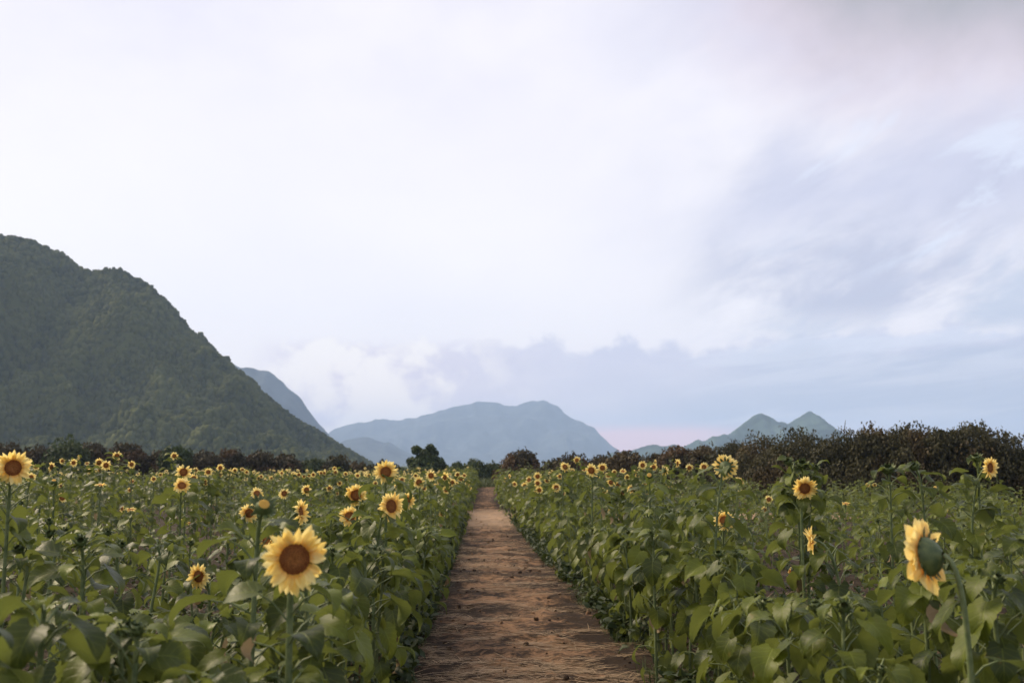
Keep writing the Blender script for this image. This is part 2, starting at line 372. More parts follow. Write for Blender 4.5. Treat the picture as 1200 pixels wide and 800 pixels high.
# ------------------------------------------------------------------ one sunflower plant, part by part
def head_frame(f):
    f = f / np.linalg.norm(f); x = np.cross([0, 0, 1.], f)
    x = x / (np.linalg.norm(x) + 1e-9) if np.linalg.norm(x) > 1e-3 else np.array([1., 0, 0])
    return np.stack([x, np.cross(f, x), f], -1)
def add_bracts(mb, Rm, P, R0, n, ln, tilt, r, zoff):
    th = np.arange(n) * 2 * pi / n + r.uniform(-.1, .1, n)
    for k, a in enumerate(th):
        tv, tq, ta = PETAL_LO[k % 4]
        m = Rz(a) @ Rx(tilt + r.uniform(-.2, .2)) @ np.diag([ln * .5, ln * r.uniform(.8, 1.2), ln])
        base = np.array([-sin(a) * R0, cos(a) * R0, zoff])
        v = (Rm @ (m @ tv.T + base[:, None])).T + P
        mb.add(v, q=tq, mat=0, attr=ta)
def make_head(root, base, P, f, R, kind, r, hi, dome=1., ptilt=0., rag=0., rdk=.47, pw=1.):
    """flower_head (green back and bracts) > petals, flower_disc. kind: 'bloom', 'bud', 'opening'"""
    Rm = head_frame(f); mb = MB()
    rd = R * (rdk if kind == 'bloom' else .95)
    zz = np.array([0, -.10, -.30, -.46, -.56]) * rd * dome; rr = np.array([1.04, 1.0, .78, .42, .18]) * rd
    if kind != 'bloom': zz = np.array([.75, .15, -.35, -.75, -1.0]) * rd; rr = np.array([.62, 1.0, .92, .55, .15]) * rd
    ns = 18 if hi else 10; th = np.arange(ns) * 2 * pi / ns
    v = np.stack([rr[:, None] * np.cos(th), rr[:, None] * np.sin(th), np.repeat(zz[:, None], ns, 1)], -1).reshape(-1, 3)
    i = np.arange(len(zz) - 1)[:, None] * ns; j = np.arange(ns)[None]; jn = (j + 1) % ns
    q = np.stack([i + j, i + ns + j, i + ns + jn, i + jn], -1).reshape(-1, 4)
    mb.add((Rm @ v.T).T + P, q=q)
    if kind == 'bloom': add_bracts(mb, Rm, P, rd * .95, 13 if hi else 8, rd * (.75 if dome < 1.2 else .5), -.35, r, -.08 * rd)
    else:
        add_bracts(mb, Rm, P, rd * .95, 12, rd * 1.0, .95 if kind == 'bud' else .45, r, 0.)
        add_bracts(mb, Rm, P, rd * .9, 9, rd * .8, .25, r, -.3 * rd)
    hd = mb.build('flower_head', [M['sepal']], root, base)
    # disc
    nr, na = (7, 28) if hi else (4, 12)
    rr = np.linspace(.02, 1, nr); th = np.arange(na) * 2 * pi / na
    jit = r.uniform(-.02, .02, (nr, na)) if hi else np.zeros((nr, na))
    prof = .16 * (1 - rr ** 2) - .10 * np.exp(-(rr / .35) ** 2)
    v = np.stack([rr[:, None] * np.cos(th) * (1 + jit), rr[:, None] * np.sin(th) * (1 + jit), prof[:, None] + jit], -1) * rd
    sc = 1.0
    if kind != 'bloom': v = v * .62; v[..., 2] += .72 * rd
    i = np.arange(nr - 1)[:, None] * na; j = np.arange(na)[None]; jn = (j + 1) % na
    q = np.stack([i + j, i + na + j, i + na + jn, i + jn], -1).reshape(-1, 4)
    at_ = np.stack([np.repeat(rr, na), 0 * np.repeat(rr, na), np.full(nr * na, .5)], -1)
    cen = np.array([[0, 0, prof[0] * rd if kind == 'bloom' else v[0, 0, 2]]])
    db = MB(); db.add((Rm @ v.reshape(-1, 3).T).T + P + Rm[:, 2] * .002, q=q, attr=at_)
    db.add(np.concatenate([(Rm @ cen.T).T + P + Rm[:, 2] * .002, db.v[0][:na]]), t=[(0, 1 + a, 1 + (a + 1) % na) for a in range(na)])
    if kind != 'bud':
        db.build('flower_disc', [M['disc'] if kind == 'bloom' else M['petal']], hd, base)
    if kind == 'bloom':
        pb = MB(); tp = PETAL_HI if hi else PETAL_LO
        for layer, n in ((0, 20), (1, 17)) if hi else ((0, 15),):
            ph = r.uniform(0, 6)
            for k in range(n):
                if r.random() < .06: continue
                a = ph + k * 2 * pi / n + r.uniform(-.10, .10)
                tv, tq, ta = tp[r.integers(len(tp))]
                L = (R - rd * .92) * r.uniform(.80 - rag, 1.14) * (1.0 if layer == 0 else .97)
                W = 2 * pi * (rd + .35 * L) / n * r.uniform(1.0, 1.45) * pw
                til = r.normal(.12 if layer else -.06, .26 if pw < 1.2 else .13) + ptilt
                if pw < 1.2 and r.random() < .08: til += r.uniform(.3, .9)
                m = Rz(a) @ Rx(til) @ Ry(r.normal(0, .2)) @ np.diag([W, L, L])
                b = np.array([-sin(a) * rd * .92, cos(a) * rd * .92, .012 * R + .03 * R * layer])
                t_ = ta.copy(); t_[:, 2] = r.random()
                pb.add((Rm @ (m @ tv.T + b[:, None])).T + P, q=tq, attr=t_)
        pb.build('petals', [M['petal']], hd, base)
def bezier(p, n):
    t = np.linspace(0, 1, n)[:, None]; p = [np.asarray(x, float) for x in p]
    return (1 - t) ** 3 * p[0] + 3 * (1 - t) ** 2 * t * p[1] + 3 * (1 - t) * t * t * p[2] + t ** 3 * p[3]
def make_plant(name, label, cat, group, bx, by, P, f, R, kind, seed, depth, big=1.0, dens=1.0, droop=0., neck=.14, srad=None, fmax=.965, dome=1., fmin=.10, ptilt=0., rag=0., rdk=.47, pw=1.):
    r = np.random.default_rng(seed)
    near = depth < 6.8; hi = depth < 11
    base = np.array([bx, by, 0.0]); P = np.asarray(P, float); f = np.asarray(f, float); h = P[2]
    back = .30 * R * dome if kind == 'bloom' else .9 * R
    end = P - f / np.linalg.norm(f) * back
    lean = r.normal(0, .03, 3); lean[2] = 0
    fh = f / np.linalg.norm(f)
    p2 = P - fh * (neck + back) + np.array([0, 0, -.05 if fh[2] > -.3 else .02])
    if fh[2] > .6: p2 = P - fh * (neck + back)
    curve = bezier([base, base + lean + np.array([0, 0, .62 * h]), p2, end], 12 if hi else 8)
    root = thing(name, label, cat, base, group)
    s0 = srad or r.uniform(.0105, .014)
    sb = MB(); v, q, a = tube(curve, np.linspace(s0, s0 * .62, len(curve)), 8 if hi else 5, r.random()); sb.add(v, q=q, attr=a)
    sb.build('stem', [M['stem']], root, base)
    p0, p1, d, Mx, tint, dry, pl = leaf_geo(curve, h, r, big=big, dens=dens, droop=droop, fmax=fmax, fmin=fmin)
    T = LEAF_HI if hi else LEAF_MID
    fb = MB()
    for k in range(len(p0)):
        b = MB() if near else fb
        mid = (p0[k] + p1[k]) / 2 + np.array([0, 0, .015])
        v, q, a = tube([p0[k], mid, p1[k] + (Mx[k] @ np.array([0, .03, 0]))], [.0048, .0038, .003], 4, .5); b.add(v, q=q, mat=1, attr=a)
        tv, tq, ta = T[r.integers(len(T))]; ta = ta.copy(); ta[:, 2] = tint[k]
        b.add((Mx[k] @ tv.T).T + p1[k], q=tq, mat=2 if dry[k] else 0, attr=ta)
        if near: b.build('leaf', [M['leaf'], M['stem'], M['dry']], root, base)
    if not near: fb.build('foliage', [M['leaf'], M['stem'], M['dry']], root, base)
    if kind != 'none': make_head(root, base, P, f, R, kind, r, hi, dome, ptilt, rag, rdk, pw)
    return root

# ------------------------------------------------------------------ the flowers one can see, from the photograph
# (px, py, diameter px, turn (0 faces the lens, + to the right, 180 shows its back), tilt up, kind, label)
def fdir(turn, tilt, p):
    az = math.atan2(-p[0], -p[1])            # heading from the flower to the lens
    a = az + radians(-turn) if False else az - radians(turn)
    return np.array([sin(a) * cos(radians(tilt)), cos(a) * cos(radians(tilt)), sin(radians(tilt))])
B = 'bloom'
HERO = [
 (345, 655, 80, 6, 2, B, 'large open sunflower with brown disc, closest full bloom beside the dirt path'),
 (1087, 652, 86, -114, -10, B, 'large sunflower showing its green back and bent neck, petals turned away to the left'),
 (15, 548, 42, 6, 4, B, 'tall broad sunflower facing forward at the left edge of the photo, against the red-brown bushes'),
 (308, 595, 21, 12, 38, 'opening', 'half-opened yellow bud in a green cup just above the largest sunflower'),
 (352, 600, 32, 70, 8, B, 'sunflower seen edge-on directly behind the top of the largest sunflower'),
 (313, 633, 26, -35, 5, B, 'sunflower half hidden behind the left petals of the largest sunflower'),
 (452, 553, 29, 4, 2, B, 'round sunflower standing highest in the left field, just below the foot of the green hill'),
 (417, 580, 28, -8, 2, B, 'sunflower facing forward, below and left of the highest bloom of the left field'),
 (410, 605, 27, 8, 32, B, 'sunflower tilted up to the sky, lowest of the cluster left of the path'),
 (458, 593, 35, 38, 4, B, 'ragged sunflower turned half right, largest of the cluster left of the path'),
 (476, 587, 22, 22, 0, B, 'sunflower tucked behind the right side of the ragged half-turned bloom'),
 (491, 565, 15, -5, 0, B, 'round sunflower above right of the ragged half-turned bloom'),
 (505, 557, 14, 8, 0, B, 'sunflower straight below the tall green tree, near the left edge of the path'),
 (521, 559, 14, 48, 0, B, 'narrow half-turned sunflower in the left row, right of the one below the green tree'),
 (233, 675, 31, -38, 0, B, 'sunflower with a leaf over its right half, alone low in the left field'),
 (292, 601, 23, -14, -3, B, 'sunflower facing forward, just left of the half-opened yellow bud'),
 (301, 578, 16, 5, 24, B, 'sunflower nodding slightly, above the half-opened yellow bud'),
 (333, 578, 14, -4, 0, B, 'round sunflower with a small curled leaf on top, above the largest sunflower'),
 (359, 574, 14, 25, 10, B, 'sunflower turned right on a curved neck, above right of the largest sunflower'),
 (215, 553, 20, -6, 4, B, 'upper sunflower of the overlapping pair below the steep hill'),
 (213, 569, 21, 5, 30, B, 'lower sunflower of the overlapping pair, its lowest petals hanging'),
 (227, 560, 11, 0, 0, B, 'dark-eyed sunflower touching the right side of the overlapping pair'),
 (204, 534, 10, 0, 0, B, 'small sunflower on a long stem rising high above the overlapping pair'),
 (137, 534, 12, 0, 0, B, 'round sunflower standing high against the dark bushes on a bare stem'),
 (154, 544, 10, 0, 0, B, 'small round sunflower just right of and below the high one on a bare stem'),
 (116, 542, 12, -14, 6, B, 'left sunflower of a touching pair before the dark bushes'),
 (124, 545, 13, 16, -2, B, 'right sunflower of a touching pair before the dark bushes'),
 (60, 547, 13, 48, 0, B, 'half-turned sunflower right of the broad bloom at the edge of the photo'),
 (36, 559, 12, 10, 10, B, 'small sunflower peeping out under the right petals of the broad bloom at the edge'),
 (73, 583, 13, 0, 0, B, 'sunflower standing low among leaves, below the flowers before the dark bushes'),
 (86, 542, 10, 8, 0, B, None), (73, 540, 8, -20, 0, B, None), (92, 536, 7, 75, 10, B, None), (34, 540, 7, 20, 0, B, None),
 (42, 547, 9, 0, 30, B, None), (102, 543, 7, 0, 45, B, None), (105, 552, 8, 0, 0, B, None), (117, 551, 8, 0, 10, B, None),
 (63, 565, 8, 0, 60, 'opening', None), (71, 562, 6, 60, 0, B, None), (71, 569, 7, 30, 20, B, None), (118, 568, 15, 0, 78, B, 'flattened sunflower facing the sky, seen from its rim below the touching pair'),
 (155, 564, 8, 0, 40, B, None), (152, 574, 7, -20, 10, B, None), (180, 561, 8, 0, 0, B, None), (188, 556, 6, 0, 20, B, None),
 (143, 596, 9, -50, 0, B, None), (153, 597, 14, 0, 76, B, 'flattened yellow sunflower seen from its rim, low in the left field beside a narrow one'),
 (229, 551, 8, 0, 0, B, None), (244, 553, 11, -4, 0, B, 'round sunflower facing forward, right of the overlapping pair below the steep hill'),
 (241, 565, 11, -62, 0, B, 'sunflower turned left, below the round one that is right of the overlapping pair'),
 (258, 548, 10, 12, 4, B, 'upper of two stacked sunflowers before the russet bushes of the hill foot'), (258, 556, 7, 0, 5, B, None),
 (269, 553, 7, 0, 0, B, None), (275, 551, 7, 0, 0, B, None), (284, 550, 6, 0, 0, B, None), (289, 553, 6, 0, 0, B, None),
 (306, 558, 6, 0, 10, B, None), (303, 560, 6, 20, 0, B, None), (318, 560, 6, -20, 20, B, None),
 (330, 554, 6, 0, 0, B, None), (345, 557, 7, 0, 10, B, None), (350, 556, 7, 0, 0, B, None), (356, 558, 6, 0, 0, B, None),
 (362, 557, 6, 0, 20, B, None), (367, 556, 7, 0, 0, B, None), (376, 554, 6, 0, 0, B, None), (380, 554, 6, 0, 0, B, None),
 (392, 549, 6, 0, 0, B, None), (393, 553, 7, 0, 0, B, None), (386, 572, 9, 0, 0, B, None), (395, 578, 6, 0, 0, B, None),
 (405, 555, 6, 0, 0, B, None), (405, 562, 6, 0, 10, B, None), (419, 557, 7, 0, 0, B, None), (432, 557, 6, 0, 0, B, None),
 (222, 613, 7, 0, 50, B, None), (213, 611, 7, 40, 0, B, None), (233, 611, 7, 0, 20, B, None),
 (471, 562, 9, -10, 0, B, None), (523, 574, 10, 0, 10, B, None), (530, 565, 10, 20, 0, B, None), (540, 561, 10, 0, 20, B, None),
 (548, 566, 8, 0, 0, B, None), (482, 577, 7, 0, 0, B, None), (518, 602, 9, 10, 10, B, 'small sunflower opening low in the leaf wall at the left edge of the path'),
 (528, 562, 6, 0, 0, B, None), (550, 572, 6, 0, 0, B, None), (535, 567, 7, -20, 0, B, None), (515, 565, 7, 0, 0, B, None),
 (497, 572, 8, 10, 0, B, None), (510, 570, 9, -15, 5, B, None), (536, 556, 8, 20, 0, B, None), (544, 557, 7, 0, 20, B, None), (525, 568, 9, 0, 0, B, None), (465, 570, 8, -10, 0, B, None), (440, 566, 7, 0, 0, B, None), (487, 557, 7, 15, 0, B, None), (398, 566, 7, 0, 0, B, None),
 # right of the path
 (693, 551, 17, -5, 0, B, 'largest forward-facing sunflower of the cluster right of the path'),
 (706, 548, 13, 4, 0, B, 'round sunflower touching the upper right of the largest one in the right cluster'),
 (662, 547, 14, 25, 24, B, 'ragged sunflower at the upper left of the cluster right of the path'),
 (676, 539, 10, 0, 14, B, 'sunflower standing highest over the cluster right of the path'),
 (740, 573, 12, 0, 0, B, 'round sunflower low at the right end of the cluster beside the path'),
 (730, 577, 9, -35, 0, B, 'narrow sunflower left of the round low one at the end of the cluster'),
 (652, 571, 12, -5, 0, B, 'round sunflower low at the left end of the cluster right of the path'),
 (716, 565, 11, 4, 0, B, 'sunflower below the largest one in the cluster right of the path, facing forward'),
 (630, 558, 11, 0, 0, B, 'upper round sunflower of the small bunch nearest the path on its right side'),
 (632, 574, 10, 0, 0, B, 'lower round sunflower of the small bunch nearest the path on its right side'),
 (753, 545, 11, 0, 0, B, 'round sunflower right of the cluster, in front of a dark round bush'),
 (766, 547, 10, 8, 6, B, 'sunflower below a narrow upright bloom, right of the dark round bush'),
 (778, 551, 14, 150, 20, B, 'sunflower showing its green back among the blooms right of the path'),
 (794, 543, 12, 66, 0, B, 'sunflower seen side-on above the leaves, left of the two round blooms by the russet hedge'),
 (808, 548, 10, 0, 0, B, 'left of two round sunflowers before the russet hedge'),
 (825, 547, 12, 0, 0, B, 'right of two round sunflowers before the russet hedge'),
 (850, 547, 31, 168, -4, B, 'big sunflower seen from behind with a green ring, standing above the right row'),
 (867, 563, 13, 150, 45, B, 'sunflower facing away just right of the big one seen from behind'),
 (868, 576, 10, 170, -40, B, 'small sunflower hanging under the one facing away, right of the big back-turned bloom'),
 (849, 610, 26, 6, 26, B, 'wide open sunflower tilted to the sky in the middle of the right row'),
 (943, 572, 30, 14, -16, B, 'ragged drooping sunflower below green buds, before the dark hedge'),
 (952, 634, 36, -82, -6, B, 'sunflower seen exactly edge-on, lower right of the wide open one in the right row'),
 (926, 670, 13, -70, 0, B, 'small yellow sunflower half hidden behind a thick stem, lowest of the right row'),
 (901, 585, 11, 15, 0, B, 'upper of two small sunflowers in the gap right of the tall row'),
 (896, 597, 9, 0, 0, B, 'lower of two small sunflowers in the gap right of the tall row'),
 (991, 590, 11, 0, 74, B, 'flat yellow sunflower seen from its rim in the middle of the right field'),
 (1160, 548, 27, 58, -4, B, 'narrow orange-yellow sunflower beside a tall bud, before the hedge at the far right'),
 (924, 541, 9, -30, 40, 'bud', 'small green bud leaning left above the ragged drooping sunflower'),
 (940, 545, 13, 0, 55, 'bud', 'largest green bud over the ragged drooping sunflower'),
 (956, 548, 7, 30, 50, 'bud', 'smallest green bud, right of the largest one over the drooping sunflower'),
 (1041, 550, 13, -10, 60, 'bud', 'closed green bud with two spread leaves before the dark hedge'),
 (1072, 547, 11, -40, 50, 'bud', 'closed green bud leaning left on a bent neck before the dark hedge'),
 (1144, 537, 11, -20, 65, 'bud', 'tall closed green bud beside the narrow orange-yellow sunflower'),
 (603, 567, 8, 30, 20, B, None), (592, 562, 7, 40, 0, B, None), (597, 558, 7, 70, 10, B, None), (615, 569, 9, 0, 0, B, None), (620, 562, 10, -20, 10, B, None), (630, 566, 10, 0, 0, B, None),
 (627, 573, 8, -20, 0, B, None), (647, 553, 7, 60, 20, B, None), (656, 558, 8, 0, 0, B, None), (660, 578, 7, 0, 10, B, None),
 (671, 552, 8, 20, 0, B, None), (685, 550, 7, 0, 30, B, None), (713, 557, 9, 0, 10, B, None), (724, 568, 9, 10, 0, B, None),
 (708, 575, 10, 0, 0, B, None), (694, 573, 7, -30, 0, B, None), (730, 552, 9, 0, 50, B, None), (735, 559, 8, 0, 0, B, None),
 (746, 550, 8, 0, 0, B, None), (768, 541, 6, 70, 0, B, None), (747, 557, 7, 0, 0, B, None), (761, 558, 9, 0, 30, 'opening', None),
 (756, 566, 8, 0, 50, B, None), (758, 581, 8, 0, 20, 'opening', None), (785, 567, 10, 20, 10, B, None), (713, 600, 9, 70, 0, B, None),
 (1017, 568, 6, 0, 0, B, None), (1025, 568, 6, 0, 0, B, None), (1096, 572, 7, -60, 0, B, None), (1108, 596, 10, 40, 0, B, None), (1067, 629, 8, -20, 30, 'opening', None),
 (668, 557, 8, 0, 0, B, None), (700, 560, 8, 15, 0, B, None), (720, 553, 7, 0, 0, B, None), (641, 563, 8, 0, 0, B, None), (777, 558, 7, 0, 0, B, None),
]
KEEP = []                                    # (px, py, radius px, depth): views of the blooms that must stay clear
heads = []
for i, (px, py, d, turn, tilt, kind, label) in enumerate(HERO):
    real = .205 if d >= 36 else .19 if d >= 20 else .17 if d >= 12 else .155 if d >= 8.5 else .145
    if kind != B: real = .055 if kind == 'bud' else .075
    if d == 80: real = .215
    Y = real * F / d
    if kind == 'bud': Y = 7.7 if px < 1000 else 8.4 if px > 1100 else 7.2
    dd = ray(px, py)
    for _ in range(60):                       # keep out of the path
        x = dd[0] / dd[1] * Y
        if x < xl(Y) - .02 or x > xr(Y) + .05: break
        Y += .5
    Y = min(Y, 70)
    R = d / F * Y / 2
    P = at(px, py, Y)
    heads.append((i, px, py, d, turn, tilt, kind, label, Y, R, P))
    KEEP.append((px, py, d * .62, Y))

def zone_label(px, Y, turn, kind):
    far = Y > 21
    if kind == 'opening': return 'half-opened yellow sunflower bud among the leaves ' + ('left' if px < 572 else 'right') + ' of the path'
    pose = 'edge-on' if abs(turn) > 45 else 'facing forward'
    if px < 200: z = 'before the dark bushes under the steep hill'
    elif px < 330: z = 'under the long slope of the hill'
    elif px < 445: z = 'before the foot of the green hill'
    elif px < 572: z = 'in the row at the left edge of the path'
    elif px < 645: z = 'in the bunch at the right edge of the path'
    elif px < 800: z = 'in the cluster right of the path'
    else: z = 'scattered in the low green right field'
    return f'{"tiny distant" if far else "small"} sunflower {pose} {z}'

count_ind = 0
for (i, px, py, d, turn, tilt, kind, label, Y, R, P) in heads:
    f = fdir(turn, tilt, P)
    r = np.random.default_rng(500 + i)
    grp = None
    if label is None:
        label = zone_label(px, Y, turn, kind); grp = label.replace('sunflower', 'sunflowers').replace('bud ', 'buds ')
    else: grp = 'sunflower buds before the hedge' if kind == 'bud' else 'sunflowers in bloom along the path'
    bx = P[0] - f[0] * .16 + r.normal(0, .03); by = P[1] - f[1] * .16 + r.normal(0, .03)
    kw = dict(fmax=.84 if d < 20 else .76)
    if kind == 'bud': kw = dict(fmax=.90)
    if px == 943: kw = dict(fmax=.80)
    if i == 1: kw = dict(neck=.10, srad=.0135, dens=.55, big=1.15, fmax=.40, dome=1.5, ptilt=.0, rdk=.52, rag=-.08, pw=1.4); bx = P[0] + .16; by = P[1] + .02
    if i == 0: kw = dict(dens=.8, srad=.016, fmax=.62, rag=.10)
    make_plant('budding_sunflower' if kind == 'bud' else 'sunflower', label, 'sunflower', grp, bx, by, P, f, R, kind, 900 + i, Y, dens=kw.pop('dens', .8 if px > 900 else .95), **kw)
    count_ind += 1

# ------------------------------------------------------------------ all other plants: rows parallel to the path
def sees(x, y, m=1.25):
    px, py, z = proj((x, y, .8)); return -1200 * (m - 1) - 80 < px < 1200 * m + 80
cands = []
def row_y(x, y0, y1, step):
    y = y0
    while y < y1:
        yield y; y += step * (1 + max(0, y - 22) / 40)
for side in (-1, 1):
    k = 0
    while k < 150:
        off = .22 + k * .60 if k < 4 else .22 + 4 * .60 + (k - 4) * (.72 if k < 30 else .95)
        step = .25 if k < 2 else (.40 if side < 0 else .42)
        xo = -.64 - off if side < 0 else off
        for y in row_y(xo, 1.9, 74, step):
            yy = y + rng.normal(0, .09); x = (xl(yy) - off + .07 * (yy < 15) if side < 0 else xr(yy) + off - .09 * (yy < 15)) + rng.normal(0, .08)
            if not sees(x, yy): continue
            px, _, _ = proj((x, yy, 1))
            drop = .10 if k < 2 else .30 if k < 4 else (.54 if yy < 11 else .44)
            patch = vnoise(x * .45 + 40, yy * .45, 5)
            if k >= 3 and patch < .30: drop = .85
            if side > 0 and k >= 4 and yy < 7.5 and patch < .95: drop = .88       # grassy gap in the near right field
            if side > 0:
                lim = 37 if px > 940 else 37 + (940 - px) / 300 * 28
                if yy > lim: continue
                if 29.5 < yy < 33.5 and k < 12: continue                          # cross path
                if k < 5 and yy > 45: continue
                if yy < 3.6 and k < 2: continue
            elif yy > 70: continue
            if rng.random() < drop: continue
            if side < 0: hgt = rng.normal(1.08, .19) + (.12 if k < 3 else 0)
            else: hgt = rng.normal(1.38, .13) if k < 3 else rng.normal(.98, .10)
            if side > 0 and k < 3 and yy < 5: hgt *= .86
            if yy < 4: hgt = min(hgt, 1.0 + .05 * yy)
            cands.append((x, yy, hgt, k, side))
        k += 1
keep = []
for (x, y, h, k, side) in cands:
    # shorten whatever would stand in front of a bloom
    px, py, z = proj((x, y, h)); w = .36 * F / z
    for (qx, qy, qr, qd) in KEEP:
        if y < qd + .32 and abs(px - qx) < w + qr:
            lim = H - (qy + qr + 3 - 545) / F * y
            h = min(h, lim - (.24 if qr > 40 else .10))
    if h < .42: continue
    if min((x - p[10][0]) ** 2 + (y - p[10][1]) ** 2 for p in heads) < .045: continue
    keep.append((x, y, h, k, side))
inview = sorted([c for c in keep if sees(c[0], c[1], 1.0)], key=lambda c: c[1])
N_IND = 215
ind = inview[:N_IND]; indset = {c[:2] for c in ind}
rest = [c for c in keep if c[:2] not in indset]
Z_IND = ind[-1][1]
for n, (x, y, h, k, side) in enumerate(ind):
    bud = rng.random() < .45
    what = 'leafy sunflower topped by a small green bud' if bud else 'leafy sunflower without bud or flower'
    sd_ = 'left' if side < 0 else 'right'
    if k < 3: where = f'in the near dense {sd_} row' if y < 8 else f'midway along the dense {sd_} row'
    elif y < 6.5: where = f'close by in the {sd_} field'
    elif y < 10: where = f'a few steps into the {sd_} field'
    else: where = f'deeper in the {sd_} field'
    lab = what + ' ' + where
    P = np.array([x + rng.normal(0, .04), y + rng.normal(0, .04), h])
    f = fdir(rng.uniform(-60, 60), rng.uniform(30, 85), P)
    make_plant('leafy_sunflower', lab, 'sunflower plant', lab.replace('sunflower', 'sunflowers', 1), x, y, P, f, rng.uniform(.018, .03), 'bud' if bud else 'none', 3000 + n, y, big=1.08 if k < 3 else 1.0,
               dens=1.25 if k < 3 else .9, droop=(.36 if side > 0 else .22) if k < 2 else .05, fmin=.035 if k < 3 else .10)

# the rest of the field, beyond the nearest plants, as one mass
fm = MB(); acc = [[[], [], []] for _ in LEAF_LO]; accd = [[], [], []]
for n, (x, y, h, k, side) in enumerate(rest):
    base = np.array([x, y, 0.]); top = np.array([x + rng.normal(0, .05), y + rng.normal(0, .05), h])
    curve = base + (top - base) * np.linspace(0, 1, 4)[:, None]
    if y < 40:
        v, q, a = tube(curve[[0, 3]], [.011, .006], 3, .5); fm.add(v, q=q, mat=1, attr=a)
    p0, p1, d, Mx, tint, dry, pl = leaf_geo(curve, h, rng, dens=.95 if y < 30 else .75, big=1.05 if y < 30 else 1.22, droop=.3 if k < 2 else .08)
    w = rng.integers(len(LEAF_LO), size=len(p0))
    for j in range(len(p0)):
        A = accd if dry[j] else acc[w[j]]
        A[0].append(Mx[j]); A[1].append(p1[j]); A[2].append(tint[j])
    if y < 32 and (n % 2 == 0):
        for j in range(len(p0)):
            v, q, a = tube([p0[j], p1[j]], [.0045, .003], 3, .5); fm.add(v, q=q, mat=1, attr=a)
for (tv, tq, ta), A in zip(LEAF_LO, acc):
    if A[0]: inst(fm, tv, tq, ta, np.array(A[0]), np.array(A[1]), np.array(A[2]), 0)
if accd[0]: inst(fm, *LEAF_LO[0], np.array(accd[0]), np.array(accd[1]), np.array(accd[2]), 2)
# tiny blooms far back, too many and too small to tell apart
nb = 0
while nb < 260:
    y = rng.uniform(32, 68); px = rng.choice([rng.uniform(230, 450), rng.uniform(0, 230), rng.uniform(450, 555), rng.uniform(600, 720)], p=[.5, .16, .24, .10])
    P = at(px, 545, y); 
    if xl(y) - .2 < P[0] < xr(y) + .2: continue
    if px > 590 and y > 44: continue
    P[2] = rng.normal(1.22, .09); f = fdir(rng.normal(0, 25), rng.normal(5, 15), P); Rm = head_frame(f); R = rng.uniform(.05, .075); nb += 1
    th = np.arange(12) * 2 * pi / 12; ring = lambda rr, z: (Rm @ np.stack([rr * np.cos(th), rr * np.sin(th), np.full(12, z)])).T + P
    rj = R * (1 + .18 * np.where(np.arange(12) % 2, 1, -1))
    v = np.concatenate([ring(rj, .01), ring(R * .45, .012), ring(R * .40, -.03)])
    j = np.arange(12); jn = (j + 1) % 12
    fm.add(v, q=np.stack([j, jn, 12 + jn, 12 + j], -1), mat=3, attr=np.tile([0, .6, .6], (36, 1)))
    v2 = np.concatenate([ring(R * .45, .013), [P + Rm[:, 2] * .025]]); fm.add(v2, t=np.stack([j, jn, np.full(12, 12)], -1), mat=4, attr=np.tile([.4, 0, .5], (13, 1)))
    v2 = np.concatenate([ring(rj * .6, .0), [P - Rm[:, 2] * .04]]); fm.add(v2, t=np.stack([jn, j, np.full(12, 12)], -1), mat=5)
    v, q, a = tube([P - Rm[:, 2] * .03, P - np.array([0, -.05, .5])], [.008, .01], 3, .5); fm.add(v, q=q, mat=1, attr=a)
o = fm.build('sunflower_field', [M['leaf'], M['stem'], M['dry'], M['petal'], M['disc'], M['sepal']])
tag(o, 'far mass of green sunflower plants filling the field behind the nearest rows', 'sunflower field', None, 'stuff')

# ------------------------------------------------------------------ ground, path, straw, weeds
def sgn(n, a, b, p):
    u = np.linspace(-1, 1, n); s = np.abs(u) ** p
    return np.where(u < 0, -s * a, s * b)
gx = sgn(280, 4300, 4300, 4.2); gy = sgn(300, 1400, 7200, 4.2) 
X, Y_ = np.meshgrid(gx, gy, indexing='ij')
Z = -.02 + .05 * (fbm(X * 1.3, Y_ * 1.3, 3, 4) - .5) * np.clip((np.abs(X - .3) - 1.6) / .8, 0, 1) * (np.hypot(X, Y_) < 200)
mb = MB(); mb.add(np.stack([X, Y_, Z], -1), q=grid_q(280, 300)); o = mb.build('ground', [M['soil']]); tag(o, 'bare brown field soil reaching to the hills', None, None, 'structure')
ny = 520; py_ = -2 + 78 * np.linspace(0, 1, ny) ** 1.9
us = np.linspace(-.16, 1.16, 90)
xrv = np.array([xr(y) for y in py_])
X = -.64 + us[None, :] * (xrv[:, None] + .64); Yg = np.repeat(py_[:, None], 90, 1)
clod = fbm(X * 3.2, Yg * 4.6, 21, 5, .6); z = 0.034 + .115 * (clod - .5) + .035 * (ridged(X * 4, Yg * 5, 31, 3) - .5)
edge = np.clip(np.minimum(us + .16, 1.16 - us) / .12, 0, 1)[None]
z = np.maximum(z, .004) * edge - .03 * (1 - edge)
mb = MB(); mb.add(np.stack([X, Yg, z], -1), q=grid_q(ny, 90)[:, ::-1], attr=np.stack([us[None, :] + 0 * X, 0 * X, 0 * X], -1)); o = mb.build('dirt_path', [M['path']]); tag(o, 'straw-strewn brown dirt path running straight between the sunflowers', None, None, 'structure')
# cross path
cx = np.linspace(.2, 12, 60); cy = np.linspace(29.6, 33.4, 24); X, Yc = np.meshgrid(cx, cy, indexing='ij')
mb = MB(); mb.add(np.stack([X, Yc, .012 + .03 * fbm(X * 2, Yc * 3, 8)], -1), q=grid_q(60, 24), attr=np.full((1440, 3), .5)); o = mb.build('side_path', [M['path']]); tag(o, 'pale earth side path crossing to the right between the rows', None, None, 'structure')

